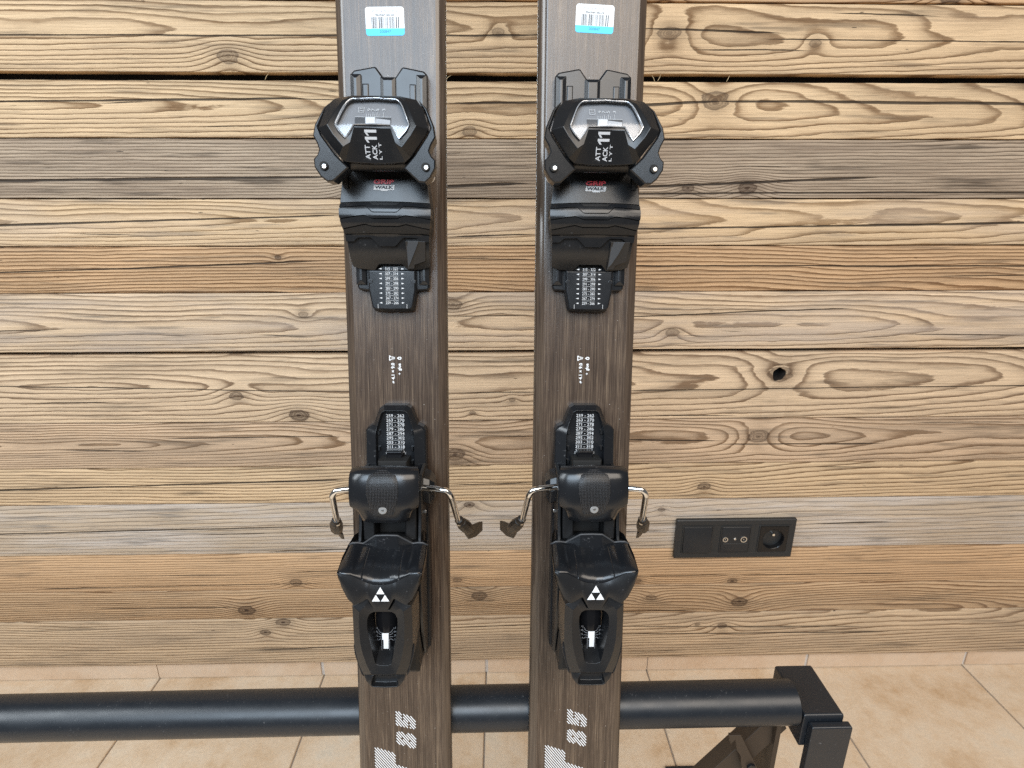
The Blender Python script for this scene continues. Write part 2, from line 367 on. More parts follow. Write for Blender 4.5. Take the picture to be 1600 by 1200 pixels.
for n, (z0, z1, pro, (ce, cl, cg), freq, zc, d0, sl, xc, knots, cracks, gn, ct) in enumerate(planks):
    zm = (z0 + z1) / 2
    cracks = list(cracks)
    for _ in range(2):
        cx_ = rnd.uniform(-.9, .9); cz_ = rnd.uniform(z0 + .008, z1 - .008); cracks.append((cx_, cz_, cx_ + rnd.uniform(.06, .22), cz_ + rnd.uniform(-.004, .004), rnd.uniform(.0005, .0010)))
    mat = wood('weathered_wood', ce, cl, cg, freq, zc, d0, sl, xc, 3.7 + n * 11.3,
               [(x, z - zm, r_, k) for x, z, r_, k in knots], [(a, b - zm, c, d - zm, th) for a, b, c, d, th in cracks], gn, ct)
    b = MB(); xs = [-1300 + 2600 * i / 260 for i in range(261)]
    y = -pro; h = (z1 - z0) * 500
    def wander(k): return [sum(math.sin(x * q + k * 3 + ph) * a for q, ph, a in ((.011, 0, .5), (.037, 1, .35), (.09, 2, .22))) * .9 + rnd.uniform(-.16, .16) for x in xs]
    e1, e2 = wander(n), wander(n + 50)
    rows = []
    for i, x in enumerate(xs):
        lo_, hi_ = -h + max(-.2, e1[i] * .5 + .35), h + min(.2, e2[i] * .5 - .35)
        rows.append([(x, y + 22, lo_), (x, y + 1.6, lo_), (x, y + .4, lo_ + .5), (x, y, lo_ + 1.8), (x, y, (lo_ + hi_) / 2), (x, y, hi_ - 1.8), (x, y + .4, hi_ - .5), (x, y + 1.6, hi_), (x, y + 22, hi_)])
    b.grid(rows)
    o = b.build('plank', mat, wall, sharp=60); o.location = (0, 0, zm)
    if n == 9:      # the open knot hole
        c = MB(); ring = [(14.5 * math.cos(a) * (1 + .10 * math.sin(2 * a + 1) + .05 * math.sin(5 * a)), 15.5 * math.sin(a) * (1 + .10 * math.cos(3 * a))) for a in [2 * math.pi * k / 24 for k in range(24)]]
        sol = o.modifiers.new('solid', 'SOLIDIFY')
        bpy.data.objects[o.name].modifiers.remove(sol)
        me = o.data; bm = bmesh.new(); bm.from_mesh(me)
        cx, cz = .491, .664 - zm
        # open a window in the face and bridge it to an irregular round edge with an inner wall
        x_lo, x_hi = cx - .021, cx + .021
        kill = [f for f in bm.faces if abs(f.calc_center_median().y + pro * .001) < 1e-4 and x_lo - .001 < f.calc_center_median().x < x_hi + .001 and f.calc_area() > 2e-5 * 1.0 and abs(f.verts[0].co.y - f.verts[1].co.y) < 1e-6]
        kx0 = min(v.co.x for f in kill for v in f.verts); kx1 = max(v.co.x for f in kill for v in f.verts)
        kz0 = min(v.co.z for f in kill for v in f.verts); kz1 = max(v.co.z for f in kill for v in f.verts)
        bmesh.ops.delete(bm, geom=kill, context='FACES')
        bm.to_mesh(me); bm.free()
        p = MB(); nseg = 48
        def rim(a):
            rr = 1 + .10 * math.sin(2 * a + 1) + .06 * math.sin(5 * a) + .05 * math.cos(3 * a)
            return (cx * 1000 + 11.2 * rr * math.cos(a), cz * 1000 + 13.6 * rr * math.sin(a))
        def frame_pt(a):
            ca, sa = math.cos(a), math.sin(a)
            tx = ((kx1 - cx) if ca > 0 else (cx - kx0)) / max(abs(ca), 1e-6); tz = ((kz1 - cz) if sa > 0 else (cz - kz0)) / max(abs(sa), 1e-6)
            t_ = min(tx, tz); return (cx + ca * t_) * 1000, (cz + sa * t_) * 1000
        angs = sorted([2 * math.pi * k / nseg for k in range(nseg)] + [math.atan2(zz - cz, xx - cx) % (2 * math.pi) for xx in (kx0, kx1) for zz in (kz0, kz1)])
        R0 = [(frame_pt(a)[0], y, frame_pt(a)[1]) for a in angs]
        R1 = [(rim(a)[0], y, rim(a)[1]) for a in angs]
        R2 = [(cx * 1000 + (rim(a)[0] - cx * 1000) * .93, y + 1.2, cz * 1000 + (rim(a)[1] - cz * 1000) * .93) for a in angs]
        R3 = [(cx * 1000 + (rim(a)[0] - cx * 1000) * .93, y + 24, cz * 1000 + (rim(a)[1] - cz * 1000) * .93) for a in angs]
        p.loft([R0, R1]); p.loft([R1, R2])
        p2 = MB(); p2.loft([R2, R3]); po2 = p2.build('knot_hole_wall', plain('painted_knot_shade', (.014, .009, .006), .8), wall); po2.location = (0, 0, zm)  # near-black wall colour stands in for the shade inside the hole
        po = p.build('knot_hole_rim', mat, None, sharp=50)
        po.parent = wall; po.location = (0, 0, zm)
back = MB(); back.box(-1300, 1300, 27, 40, 0, 1580)
bo = back.build('backing_board', plain('dark_backing', (.006, .005, .004), .9), wall)
# pale splinters that hang in the upper gap
for x, dz, tilt in ((-.343, 0, 3), (-.075, -1, 5), (.232, 0, -2.5), (.241, 1, 2), (.345, 0, 2)):
    sp = MB(); sp.tube([(x * 1000 - tilt, -1, 1126.5 + dz), (x * 1000, -2.2, 1131), (x * 1000 + tilt, -1, 1135 + dz)], [.3, .45, .15], 5)
    sp.build('splinter', plain('pale_splinter', (.5, .38, .22), .7), wall)

# ------------------------------------------------------------------ floor and skirting
def tile_mat(name, warm):
    g = G(name); X, Y, Z = g.coord()
    oi = g.n.new('ShaderNodeObjectInfo').outputs['Random']
    P = g.xyz(g.add(X, g.mul(oi, 17)), Y, Z)
    a = g.noise(P, 7, 5, .6); b = g.noise(P, 34, 5, .65); c = g.noise(P, 190, 3, .6); d = g.noise(P, 420, 2, .5)
    col = g.ramp(g.add(g.mul(a, .6), g.mul(b, .4)), [(.34, (.54, .37, .22)), (.45, (.64, .48, .325)), (.56, (.70, .56, .41)), (.68, (.66, .57, .45))])
    col = g.mix(g.mul(g.step(b, .56, .74), .30), col, (.54, .36, .22))
    k = g.add(.86, g.mul(c, .28)); col = g.mix(1, col, g.xyz(k, k, k), 'MULTIPLY')
    col = g.mix(g.mul(g.step(d, .74, .80), .55), col, (.14, .085, .05))
    if warm != 1: col = g.mix(.5, col, (.56, .41, .30))
    g.out(col, g.add(.36, g.mul(b, .25)), 0, .4); g.bump(g.add(g.mul(b, 1), g.mul(c, .25)), .0012, .5); return g.mat
M['tile'] = tile_mat('mottled_terracotta_tile', 1); M['skirt'] = tile_mat('mottled_skirting_tile', 0)
M['grout'] = plain('grey_grout', (.36, .31, .26), .85)
floor = MB(); floor.quad((-1600, -1000, -4), (1600, -1000, -4), (1600, 1010, -4), (-1600, 1010, -4))
fl = floor.build('floor', M['grout']); fl['kind'] = 'structure'
TX = [-.377 + .3425 * k for k in range(-3, 7)]
rt = random.Random(3)
tile_me = None
for r_ in range(5):
    for x in TX:
        y1 = .986 - r_ * .3425
        if tile_me is None:
            b = MB(); b.prism([(1.6, -341), (341, -341), (341, -1.6), (1.6, -1.6)], -8, 0, 1.2)
            o = b.build('tile', M['tile'], fl, sharp=20); tile_me = o.data
        else:
            o = bpy.data.objects.new('tile', tile_me); COL.objects.link(o); o.parent = fl
        o.location = (x, y1, rt.uniform(-.0006, .0006))
sk = empty('skirting', (0, .99, 0)); tag(sk, 'low beige skirting tiles along the foot of the plank wall', 'skirting')
for k, x in enumerate(TX):
    b = MB(); b.prism([(2.6, -19), (339.9, -19), (339.9, -10), (2.6, -10)], 2, 46, 1.0)
    o = b.build('skirting_tile', M['skirt'], sk, sharp=20); o.location = (x + .002 * math.sin(k * 2.1), 0, 0)
b = MB(); b.box(-1420, 1990, -15.5, -9, 0, 45); b.build('grout_bed', plain('pale_grout', (.60, .55, .50), .85), sk)

# ------------------------------------------------------------------ wall socket panel
sockM = plastic('anthracite_plastic', (.020, .021, .022), .40, .3, .1)
sock2 = plastic('anthracite_insert', (.016, .0165, .018), .34, .3, .1)
sp = empty('socket_panel', (.449, WALL_Y, .3355)); sp.rotation_euler = (R(90), 0, 0)
tag(sp, 'black three-gang wall panel with switch, aerial outlet and round power socket', 'wall socket')
def rring(cx, cy, hx, hy, r, w, n=4):
    pts = []
    for sx, sy, a0 in ((1, 1, 0), (-1, 1, 90), (-1, -1, 180), (1, -1, 270)):
        for k in range(n + 1):
            a = R(a0 + 90 * k / n); pts.append((cx + sx * (hx - r) + r * math.cos(a), cy + sy * (hy - r) + r * math.sin(a), w))
    return pts
W0, H0 = 115.2, 42.2
fr = MB(); fr.loft([rring(0, 0, W0, H0, 2, 1.5), rring(0, 0, W0, H0, 2, 8), rring(0, 0, W0 - 1.6, H0 - 1.6, 2, 9.6), rring(0, 0, 110.3, 30.7, 1, 9.6), rring(0, 0, 110.3, 30.7, 1, 2)], True, False)
fr.build('frame', sockM, sp, bevel=.4)
for cx in (-73.5, 0, 73.5):
    b = MB(); b.loft([rring(cx, 0, 36.7, 30.6, .5, 2), rring(cx, 0, 36.7, 30.6, .5, 9.5), rring(cx, 0, 30, 30, 1.5, 9.6), rring(cx, 0, 29.2, 29.3, 1.5, 11.2), rring(cx, 0, 27.6, 28.1, 1, 11.2), rring(cx, 0, 27.4, 27.9, 1, 8)])
    b.build('surround', sockM, sp)
b = MB(); b.loft([rring(-73.5, 0, 27, 27.5, 1, 9.7), rring(-73.5, 0, 27, 27.5, 1, 12.4), rring(-73.5, 0, 26.2, 26.7, 1, 13.0)], True, True)
for i, (x, y, z) in enumerate(b.v): b.v[i] = (x, y, z + (y * -.05 if z > 11 else 0))
b.build('switch_rocker', sock2, sp)
b = MB(); b.loft([rring(0, 0, 27, 27.5, 1, 9.7), rring(0, 0, 27, 27.5, 1, 11.3), rring(0, 0, 26.4, 26.9, 1, 11.8)], True, True)
ai = b.build('aerial_insert', sock2, sp)
def ring_sock(c, r0, r1, h, n=24):
    b = MB(); cr = lambda r, w: [(c[0] + r * math.cos(2 * math.pi * j / n), c[1] + r * math.sin(2 * math.pi * j / n), w) for j in range(n)]
    b.loft([cr(r0, 11.5), cr(r0, h), cr(r1, h), cr(r1, 11.9)]); return b
for x, r0, r1 in ((-20, 5.2, 3.5), (15.5, 6.4, 4.6)):
    o = ring_sock((x, 1), r0, r1, 13.6).build('aerial_port', M['steel'], ai)
    b = MB(); b.disc((x, 1, 13), 1.1, 1.4, 10); b.build('port_pin', M['steel'], ai)
b = MB(); b.disc((-1, 1.5, 12.4), 2.5, 1, 14, .5); b.build('screw_head', M['steel'], ai)
b = MB(); b.box(-23, 24, -10.5, -8.2, 11.6, 12.7, .4); b.build('ledge', sockM, ai)
def ring_pts(c, r, w, n=40): return [(c[0] + r * math.cos(2 * math.pi * j / n), c[1] + r * math.sin(2 * math.pi * j / n), w) for j in range(n)]
b = MB(); c = (73.5, 0)
sq = []
for j in range(40):
    a = 2 * math.pi * j / 40; k = min(27 / max(abs(math.cos(a)), 1e-6), 27.5 / max(abs(math.sin(a)), 1e-6)); sq.append((c[0] + k * math.cos(a), c[1] + k * math.sin(a), 11.6))
b.loft([sq, ring_pts(c, 21.5, 11.8), ring_pts(c, 20.6, 11.2), ring_pts(c, 19.6, -4)], False, True)
so = b.build('power_socket', M['gloss'], sp, sharp=30)
b = MB(); b.tube([(73.5 + 1, 7.5, -4), (73.5 + 1, 7.5, 9)], [2.6, 2.5], 14); b.build('earth_pin', M['chrome'], so)
for x in (-9.5, 9.5):
    b = MB(); b.disc((73.5 + x, -2, -3.6), 2.4, .5, 14); b.build('contact_hole', M['slot'], so)
b = MB(); b.tube([(73.5 - 7, 8.2, -4), (73.5 - 7, 8.2, 1)], 1.6, 12); b.build('guide_pin', M['steel'], so)

# ------------------------------------------------------------------ the rack
paint = plastic('black_painted_steel', (.0095, .0125, .017), .36, .6, 1.0, .5)
floor_reflect = plastic('steel_painted_floor_reflection', (.040, .027, .018), .48, .8, .4)  # brown base colour stands in for the warm floor reflected in the plates
rack = empty('ski_rack', (0, .449, 0)); tag(rack, 'black steel tube rack crossing behind the two skis near the floor', 'rack')
RZ = 474.6
b = MB(); n = 40
b.tube([(x, 0, RZ + (x - 0) * .0042) for x in (-1150, -700, -350, -100, 0, 100, 200, 293)], 21.3, 40); b.build('rail', paint, rack, sharp=50)
b = MB(); b.box(301, 341, -28, -20, 2, RZ - 2, 1.2); b.build('front_post_plate', paint, rack, bevel=.8)
b = MB(); b.box(296, 336, -19.6, 44, 440, RZ + 5, 1.5); b.build('top_bar', paint, rack, bevel=1)
b = MB(); b.box(276, 281, -12, 22, 60, 458, .6); b.build('gusset_plate', floor_reflect, rack, bevel=.5)
b = MB(); b.tube([(283, 6, 452), (120, -4, 250)], [15, 15], 4); b.build('brace', floor_reflect, rack, bevel=.8)
b = MB(); out = [(226, 452), (238, 452), (262, 404), (296, 330), (280, 330), (243, 412), (241, 424), (236, 432), (233, 446), (229, 440)]
b.loft([[(x, -17, z) for x, z in out], [(x, -13.5, z) for x, z in out]], True, True); b.build('hook_bracket', floor_reflect, rack, bevel=.4)
b = MB(); b.tube([(253, -20, 410), (253, -12, 410)], [4.6, 4.6], 6); b.build('bolt', M['black'], rack, bevel=.4)
b = MB(); b.box(286, 340, -230, 300, 0, 8, 1); b.build('foot_bar', paint, rack)
b = MB(); b.box(-1190, -1150, -26, 62, 2, RZ + 14, 1.5); b.build('end_post', paint, rack, bevel=1)
b = MB(); b.box(-1196, -1144, -230, 300, 0, 8, 1); b.build('foot_bar', paint, rack)

# ------------------------------------------------------------------ skis (local frame: x across, y along the ski towards the tip, z out of the topsheet)
V0 = 822.0
def hw(v):
    base = 42.9 + .95 * (v / 350) ** 2
    if v > 480: base += 7 * ((v - 480) / 300) ** 2 if v < 780 else 7
    if v > 790: base *= math.sqrt(max(0, 1 - ((v - 790) / 110) ** 2)) if v < 900 else 0
    if v < -785: base *= .80 + .20 * math.sqrt(max(0, 1 - ((-785 - v) / 38) ** 2))
    return max(base, 1.5)
def thick(v): return 13.2 - 6.5 * min(1, abs(v) / 800) ** 1.4
def rise(v): return 55 * max(0, (v - 640) / 260) ** 2.2
VS = [-822, -815, -800] + list(range(-780, 641, 20)) + list(range(655, 899, 9)) + [897]

def make_ski():
    root = empty('ski')
    P = dict(parent=root)
    def B(b, name, mat, parent, **k): return b.build(name, mat, parent, oy=V0, **k)
    # --- ski body
    b = MB(); rows = []
    for v in VS:
        h = hw(v); z = rise(v); k = min(1, h / 30); rows.append([(x * (h - 7.4 * k), v, z) for x in (-1, -.5, 0, .5, 1)])
    b.grid(rows); body = B(b, 'ski_body', M['ski'], root, sharp=40)
    for s_ in (-1, 1):
        b = MB(); rows = []
        for v in VS:
            h = hw(v); z = rise(v); k = min(1, h / 30)
            rows.append([(s_ * (h - x * k), v, z - d) for x, d in ((.35, 4.7), (.75, 4.1), (2.2, 2.75), (4.2, 1.35), (5.6, .62), (6.4, .32), (7.0, .10), (7.4, 0))])
        b.grid(rows); B(b, 'edge_bevel', M['bevel'], body, sharp=50)
    b = MB(); rows = []
    for v in VS:
        h = hw(v); T = thick(v); z = rise(v)
        rows.append([(-h + .38, v, z - 4.5), (-h, v, z - T + 2), (h, v, z - T + 2), (h - .38, v, z - 4.5)])
    b.grid(rows); B(b, 'sidewall', M['side'], body, sharp=30)
    b = MB(); rows = []
    for v in VS:
        h = hw(v) + .15; T = thick(v); z = rise(v)
        rows.append([(-h, v, z - T + 1.95), (-h, v, z - T), (h, v, z - T), (h, v, z - T + 1.95)])
    b.grid(rows); B(b, 'steel_edge', M['steel'], body, sharp=30)
    # --- ski print: screw spec and hatched lettering
    up, lf = (0, 1, 0), (-1, 0, 0)
    b = MB(); e = .06
    b.text('\u00f8 4.1 \u00d7 9.0', (-3.2, 9.4, e), 17.6, 3.1, up, lf, .03)
    b.text('+', (2.2, 8.9, e), 1.7, 1.7, up, lf, .03); b.text('glue', (2.6, 14.7, e), 6.2, 3.6, up, lf, .03)
    # screw icon lying on its side: head triangle and thread
    def poly(b, pts): b.quad(*[(x, y, e) for x, y in pts])
    poly(b, [(-6.3, 20.2), (-5.6, 20.2), (-5.6, 24.6), (-6.3, 24.6)])
    poly(b, [(-5.6, 24.6), (-5.6, 23.8), (-4.2, 22.9), (-4.2, 23.6)]); poly(b, [(-5.6, 20.2), (-4.2, 21.2), (-4.2, 21.9), (-5.6, 21.0)])
    for k in range(3): x = -4.1 + k * .95; hh = 1.5 - .28 * k; poly(b, [(x, 22.4 - hh), (x + .5, 22.4 - hh), (x + .85, 22.4 + hh), (x + .35, 22.4 + hh)])
    drop = [(.2, 22.3), (1.8, 21.1), (3.2, 21.0), (4.1, 21.7), (4.1, 22.9), (3.2, 23.6), (1.8, 23.5)]
    inner = [(1.6 + (x - 1.6) * .45 + .6, 22.3 + (y - 22.3) * .42) for x, y in drop]
    b.loft([[(x, y, e) for x, y in drop], [(x, y, e) for x, y in inner]])
    B(b, 'screw_print', M['white'], body)
    b = MB()
    def hatch(inside, u0, u1, v0, v1):
        dx, dy = .62, -.785; px, py = .785, .62; sp_, wd = 1.9, .84
        cs = [x * px + y * py for x in (u0, u1) for y in (v0, v1)]; ts = [x * dx + y * dy for x in (u0, u1) for y in (v0, v1)]
        k = min(cs)
        while k < max(cs):
            t = min(ts); on = None
            while t < max(ts) + .3:
                ins = inside(k * px + t * dx, k * py + t * dy)
                if ins and on is None: on = t
                if (not ins) and on is not None:
                    if t - on > .5:
                        A = [(on, -wd / 2), (t, -wd / 2), (t, wd / 2), (on, wd / 2)]
                        b.quad(*[((k + q) * px + tt * dx, (k + q) * py + tt * dy, e) for tt, q in A])
                    on = None
                t += .12
            k += sp_
    def rrect(a, bb, r=.22):
        x = max(abs(a - .5) - .5 + r, 0); y = max(abs(bb - .5) - .5 + r, 0); return 0 <= a <= 1 and 0 <= bb <= 1 and x * x + y * y <= r * r
    def eight(u, v):
        a = (u + 7.6) / 18.4; t0 = -330 - 4.5 * a; t1 = -343.5 - 6.5 * a; bb = (t0 - v) / (t0 - t1)
        if not rrect(a, bb): return False
        if abs(a - .5) < .06 and (bb < .12 or bb > .88): return False
        return math.hypot((a - .29) * 18, (bb - .5) * 14) > 1.0 and math.hypot((a - .70) * 18, (bb - .5) * 14) > 1.0
    def five(u, v):
        a = (u + 7.8) / 18.5; t0 = -309 - 8.2 * a; t1 = -324.5 - 4.5 * a; bb = (t0 - v) / (t0 - t1)
        if not (0 <= a <= 1 and 0 <= bb <= 1): return False
        if a > .5 and not rrect((a - .38) / .62, bb, .2): return False
        if .30 < a < .38 and bb < .55: return False
        if .62 < a < .70 and bb > .45: return False
        return True
    def tee(u, v):
        sk_ = (u + 28) * .36
        if -28.3 <= u <= -8.9 and -408 - sk_ <= v <= -346.8 - sk_: return True
        return -8.9 < u <= 12 and -388 - sk_ <= v <= -358.5 - sk_
    hatch(eight, -8, 12, -352, -328); hatch(five, -8, 12, -331, -307); hatch(tee, -29, 13, -420, -345)
    B(b, 'hatched_lettering', M['white'], body)

    # ================= toe binding
    toe = MB()
    half = [(0, 244.8), (4.2, 244.8), (10.2, 253), (12, 253.2), (27.5, 250.3), (30.3, 247.5), (30.3, 96), (29.7, 82), (28.3, 79.6), (19.6, 78.8), (17.2, 65), (15.8, 62.4), (5, 61.4), (0, 61.9)]
    o_ = mir([(x, y) for x, y in half])
    toe.loft([[(x, y, 0) for x, y in o_], [(x, y, 6.3) for x, y in o_], [(x, y, 7.6) for x, y in offset_poly(o_, 1.2)]], True, True)
    tb = B(toe, 'toe_binding', M['satin'], root, bevel=.5)
    # raised rails and centre rib of the track (upper end)
    def rail(b, x0, x1, y0, y1, wl, wh, ch=1.3): b.prism([(x0, y0), (x1, y0), (x1, y1), (x0, y1)], wl, wh, ch, ch * .52)
    b = MB()
    for s_ in (-1, 1):
        x0, x1 = sorted((s_ * 21.6, s_ * 29.9)); rail(b, x0, x1, 84, 246.5, 7, 11.4, 3.2)
        x0, x1 = sorted((s_ * 16, s_ * 21)); rail(b, x0, x1, 190, 240, 7.2, 8.6, .8)
    rail(b, -6.6, 5.4, 200, 244.6, 7, 10.8, 2.6)
    B(b, 'track_rail', M['satin'], tb, bevel=.35)
    # lower tongue with the sole length scale
    b = MB(); tg = mir([(0, 96), (19.4, 96), (19.2, 79.5), (16.8, 66), (15.2, 63.6), (0, 63.2)])
    b.loft([[(x, y, 7) for x, y in tg], [(x, y, 12.2) for x, y in tg], [(x, y, 13.4) for x, y in offset_poly(tg, 1.1)]], True, True)
    for s_ in (-1, 1): b.disc((s_ * 17.5, 86.5, 13.6), 2, 1, 12)
    B(b, 'scale_tongue', M['satin'], tb, bevel=.4)
    b = MB(); w = 13.5
    rowsT = ['315 - 322', '307 - 314', '299 - 306', '291 - 298', '283 - 290', '275 - 282', '267 - 274', '259 - 266']
    for k, tx in enumerate(rowsT):
        y = 96.7 - k * 3.92; b.text(tx, (-.2, y, w), 10.4, 2.2, bold=.0)
        if k < 7: b.box(-5.4, 5.2, y - 2.02, y - 1.86, w - .02, w + .01)
        for s_ in (-1, 1): b.quad((s_ * 10.3 - .3, y, w), (s_ * 8 - .3, y + .65, w), (s_ * 8 - .3, y - .65, w))
    for s_ in (-1, 1): b.box(s_ * 11.8 - .14, s_ * 11.8 + .14, 64.8, 68.2, w - .02, w + .01)
    B(b, 'scale_lettering', M['scale_print'], tb)
    # carriage: flat plate under the housing, stepped roller plate, lower cover
    def strips(b, ub, tops, bots, wf, off, foot, n=41):
        us = [ub * (-1 + 2 * i / (n - 1)) for i in range(n)]
        rows = []
        for t in lin(0, 1, 7):
            row = []
            for u in us:
                vt, vb = tops(u), bots(u); v = vt + (vb - vt) * t; row.append((u, v, wf(u, v) + off))
            rows.append(row)
        b.grid(rows, lambda p: (p[0] * .985, p[1], foot))
    halfw = lambda v: pl([(95, 29), (101, 31.4), (112, 31.9), (121, 32.6), (123, 32.9), (129, 34.2), (135, 34.9), (141, 34.9), (146, 34.1), (167, 31.6), (210, 30)], v)
    prof = lambda v: pl([(95, 15.5), (100, 20), (106, 25), (112, 28.2), (121.5, 31.0), (122.5, 32.5), (126, 35), (130, 37.4), (135, 38.9), (140, 38.6), (145, 36.6), (160, 36.0), (210, 33)], v)
    crown = lambda u: -1.6 * (abs(u) / 34) ** 2.5
    def bend(tab):
        return lambda x: pl(tab, abs(x))
    def stripw(b, tops, bots, off, foot, n=45):
        rows = []
        for t in lin(0, 1, 7):
            row = []
            for i in range(n):
                q = -1 + 2 * i / (n - 1); vm = tops(q * 34); u = q * halfw(tops(q * 34) + (bots(q * 34) - tops(q * 34)) * t)
                v = tops(u) + (bots(u) - tops(u)) * t; row.append((u, v, prof(v) + crown(u) + off))
            rows.append(row)
        b.grid(rows, lambda p: (p[0] * .99, p[1], foot))
    curve = lambda base: (lambda x: base - .9 * (abs(x) / 34) ** 2 + 0)
    b = MB(); stripw(b, lambda x: 208, curve(145.7), 0, 9)
    plate = B(b, 'sole_plate', M['black'], tb, sharp=40, bevel=.3)
    b = MB()
    z1 = bend([(0, 138.0), (9.2, 138.0), (14.5, 142.6), (20, 142.4), (34, 141.3)])
    z2 = bend([(0, 133.2), (9.6, 133.2), (15, 135.6), (22, 134.9), (34, 133.0)])
    z3 = bend([(0, 127.8), (9.9, 127.8), (15.5, 129.2), (34, 125.8)])
    bot = curve(122.6)
    stripw(b, curve(145.0), z1, .0, 12); B(b, 'roller_band', M['satin'], tb, sharp=40)
    b = MB(); stripw(b, lambda x: z1(x) - .75, z2, .45, 12); B(b, 'roller_band', M['black'], tb, sharp=40)
    b = MB(); stripw(b, lambda x: z2(x) - .7, z3, .1, 12); B(b, 'roller_band', M['black'], tb, sharp=40)
    b = MB(); stripw(b, lambda x: z3(x) - .7, bot, -.5, 12); B(b, 'roller_band', M['dull'], tb, sharp=40)
    b = MB(); stripw(b, lambda x: 146.2, lambda x: 121.5, -1.3, 10); B(b, 'roller_core', M['slot'], tb, sharp=40)
    b = MB()   # small trapezoid inlay at the top of the roller
    tpz = [(-11.6, 145.2), (-9, 143.0), (9, 143.0), (11.6, 145.2)]
    b.loft([[(x, y, prof(y) - .4) for x, y in tpz], [(x, y, prof(y) + .28) for x, y in tpz]], False, True)
    B(b, 'inlay', M['black'], tb)
    # lower cover, two levels split by the zigzag step
    zs = bend([(0, 113.2), (6, 113.2), (12.6, 119.8), (23, 119.6), (26.5, 116.6), (34, 116.6)])
    b = MB(); stripw(b, curve(122.2), zs, .2, 10); cov = B(b, 'lower_cover', M['black'], tb, sharp=40)
    b = MB(); ze = bend([(0, 100.2), (9.4, 100.2), (13.6, 95.2), (26, 96.5), (34, 99.5)])
    stripw(b, lambda x: zs(x) + .3, ze, -2.6, 8)
    B(b, 'lower_cover_step', M['black'], tb, sharp=40, bevel=.4)
    b = MB()
    lev = [(13.6, 96.4), (18.9, 96.4), (19.8, 99.4), (28.6, 102.4), (29.6, 117.2), (13.9, 117.2)]
    b.loft([[(x, y, prof(y) - 4) for x, y in lev], [(x, y, prof(y) + (.9 if x < 20 else -.6)) for x, y in lev]], True, True)
    B(b, 'slide_lever', M['satin'], tb, bevel=.45)
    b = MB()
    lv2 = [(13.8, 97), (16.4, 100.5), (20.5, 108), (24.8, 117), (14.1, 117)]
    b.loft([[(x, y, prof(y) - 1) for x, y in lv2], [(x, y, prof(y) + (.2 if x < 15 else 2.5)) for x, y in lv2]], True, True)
    B(b, 'slide_lever_facet', M['highlight_plastic'], tb, bevel=.3)  # facet coloured lighter, as if it caught the light
    for s_ in (-1, 1):
        b = MB(); x0, x1 = sorted((s_ * 27.6, s_ * 31.0)); b.box(x0, x1, 155.5, 171, 34, 36.35); B(b, 'plate_slot', M['slot'], tb)
    b = MB(); b.text('GRIP', (-.3, 160.2, 36.75), 15.4, 3.3, (1, 0, 0), (.14, 1, 0), .035); B(b, 'brand_lettering', M['red'], tb)
    b = MB(); b.prism([(-8.4, 154.3), (-3.2, 154.3), (-2.6, 153.6), (2.6, 153.6), (3.0, 154.3), (7.2, 154.3), (7.9, 157.9), (-7.8, 157.9)], 36, 36.62); B(b, 'brand_plate', M['white'], tb)
    b = MB(); b.text('WALK', (-.2, 156.2, 36.72), 14.2, 2.4, (1, 0, 0), (.14, 1, 0), .05); B(b, 'brand_lettering', M['ink'], tb)

    # housing
    Bq = [(0, 215, 57), (17.3, 214.3, 58.5), (28.8, 211.2, 61.5), (34, 203.5, 65.5), (38, 189.4, 70), (35.2, 184.2, 70.6), (25.2, 170.9, 68.2), (21, 167.6, 67), (10.5, 166.9, 66.5), (0, 166.7, 66.5)]
    Cq = [(0, 213, 62), (17, 212.3, 63.2), (21.8, 208.6, 66), (25.8, 200.2, 72), (30.3, 189.6, 77.2), (26.5, 183.2, 77.2), (19.9, 175.2, 76), (15.5, 178.4, 74.6), (12.6, 188.3, 75), (0, 188.5, 75.2)]
    Dq = [(0, 210.6, 65), (15.9, 209.6, 65.8), (19.3, 206, 68), (22.3, 198.6, 71.6), (25.4, 190.6, 74.6), (23, 186.2, 75), (18.4, 181.2, 75.2), (15.4, 185.4, 74.8), (12.6, 190.3, 74.4), (0, 190.7, 74.4)]
    A1 = [(x * .985, y - .2 if y > 190 else y + .2, w_ - 9) for x, y, w_ in Bq]
    A2 = [(x * .86, 190 + (y - 190) * .88, 38) for x, y, w_ in Bq]
    D2 = [(x * .97, 190 + (y - 190) * .95 + (.5 if y < 192 else -.3), w_ - 5.5) for x, y, w_ in Dq]
    b = MB(); b.loft([mir(A2), mir(A1), mir(Bq), mir(Cq), mir(Dq), mir(D2)])
    B(b, 'housing', M['black'], tb, bevel=.55, sharp=20)
    # indicator window: tray, clear pane, scale, indicator
    def vtop(u): return pl([(0, 210.6), (15.9, 209.6), (19.3, 206), (22.3, 198.6), (25.3, 190.6)], abs(u))
    def vbot(u): return pl([(0, 190.7), (12.6, 190.3), (15.4, 185.4), (18.4, 181.2), (23, 186.2), (25.3, 190.5)], abs(u))
    wd = lambda v: 76.2 - .0125 * max(0, v - 181) ** 2 + .02 * (v - 181)
    def pane(b, off, bul, ins, skirt):
        rows = []; us = sorted(set([round(x, 3) for x in lin(-25.2, 25.2, 43)] + [-18.4, 18.4, -12.6, 12.6, -15.9, 15.9]))
        for t in lin(0, 1, 9):
            row = []
            for u in us:
                a_, c_ = vtop(u) - ins, vbot(u) + ins; v = a_ + (c_ - a_) * t
                row.append((u * (1 - ins / 30), v, wd(v) + off + bul * math.sin(math.pi * min(1, max(0, (v - 181) / 30))) * (1 - (u / 27) ** 2)))
            rows.append(row)
        b.grid(rows, skirt)
    b = MB(); pane(b, -5.2, 0, .2, None); B(b, 'window_tray', M['window_floor'], tb, sharp=30)
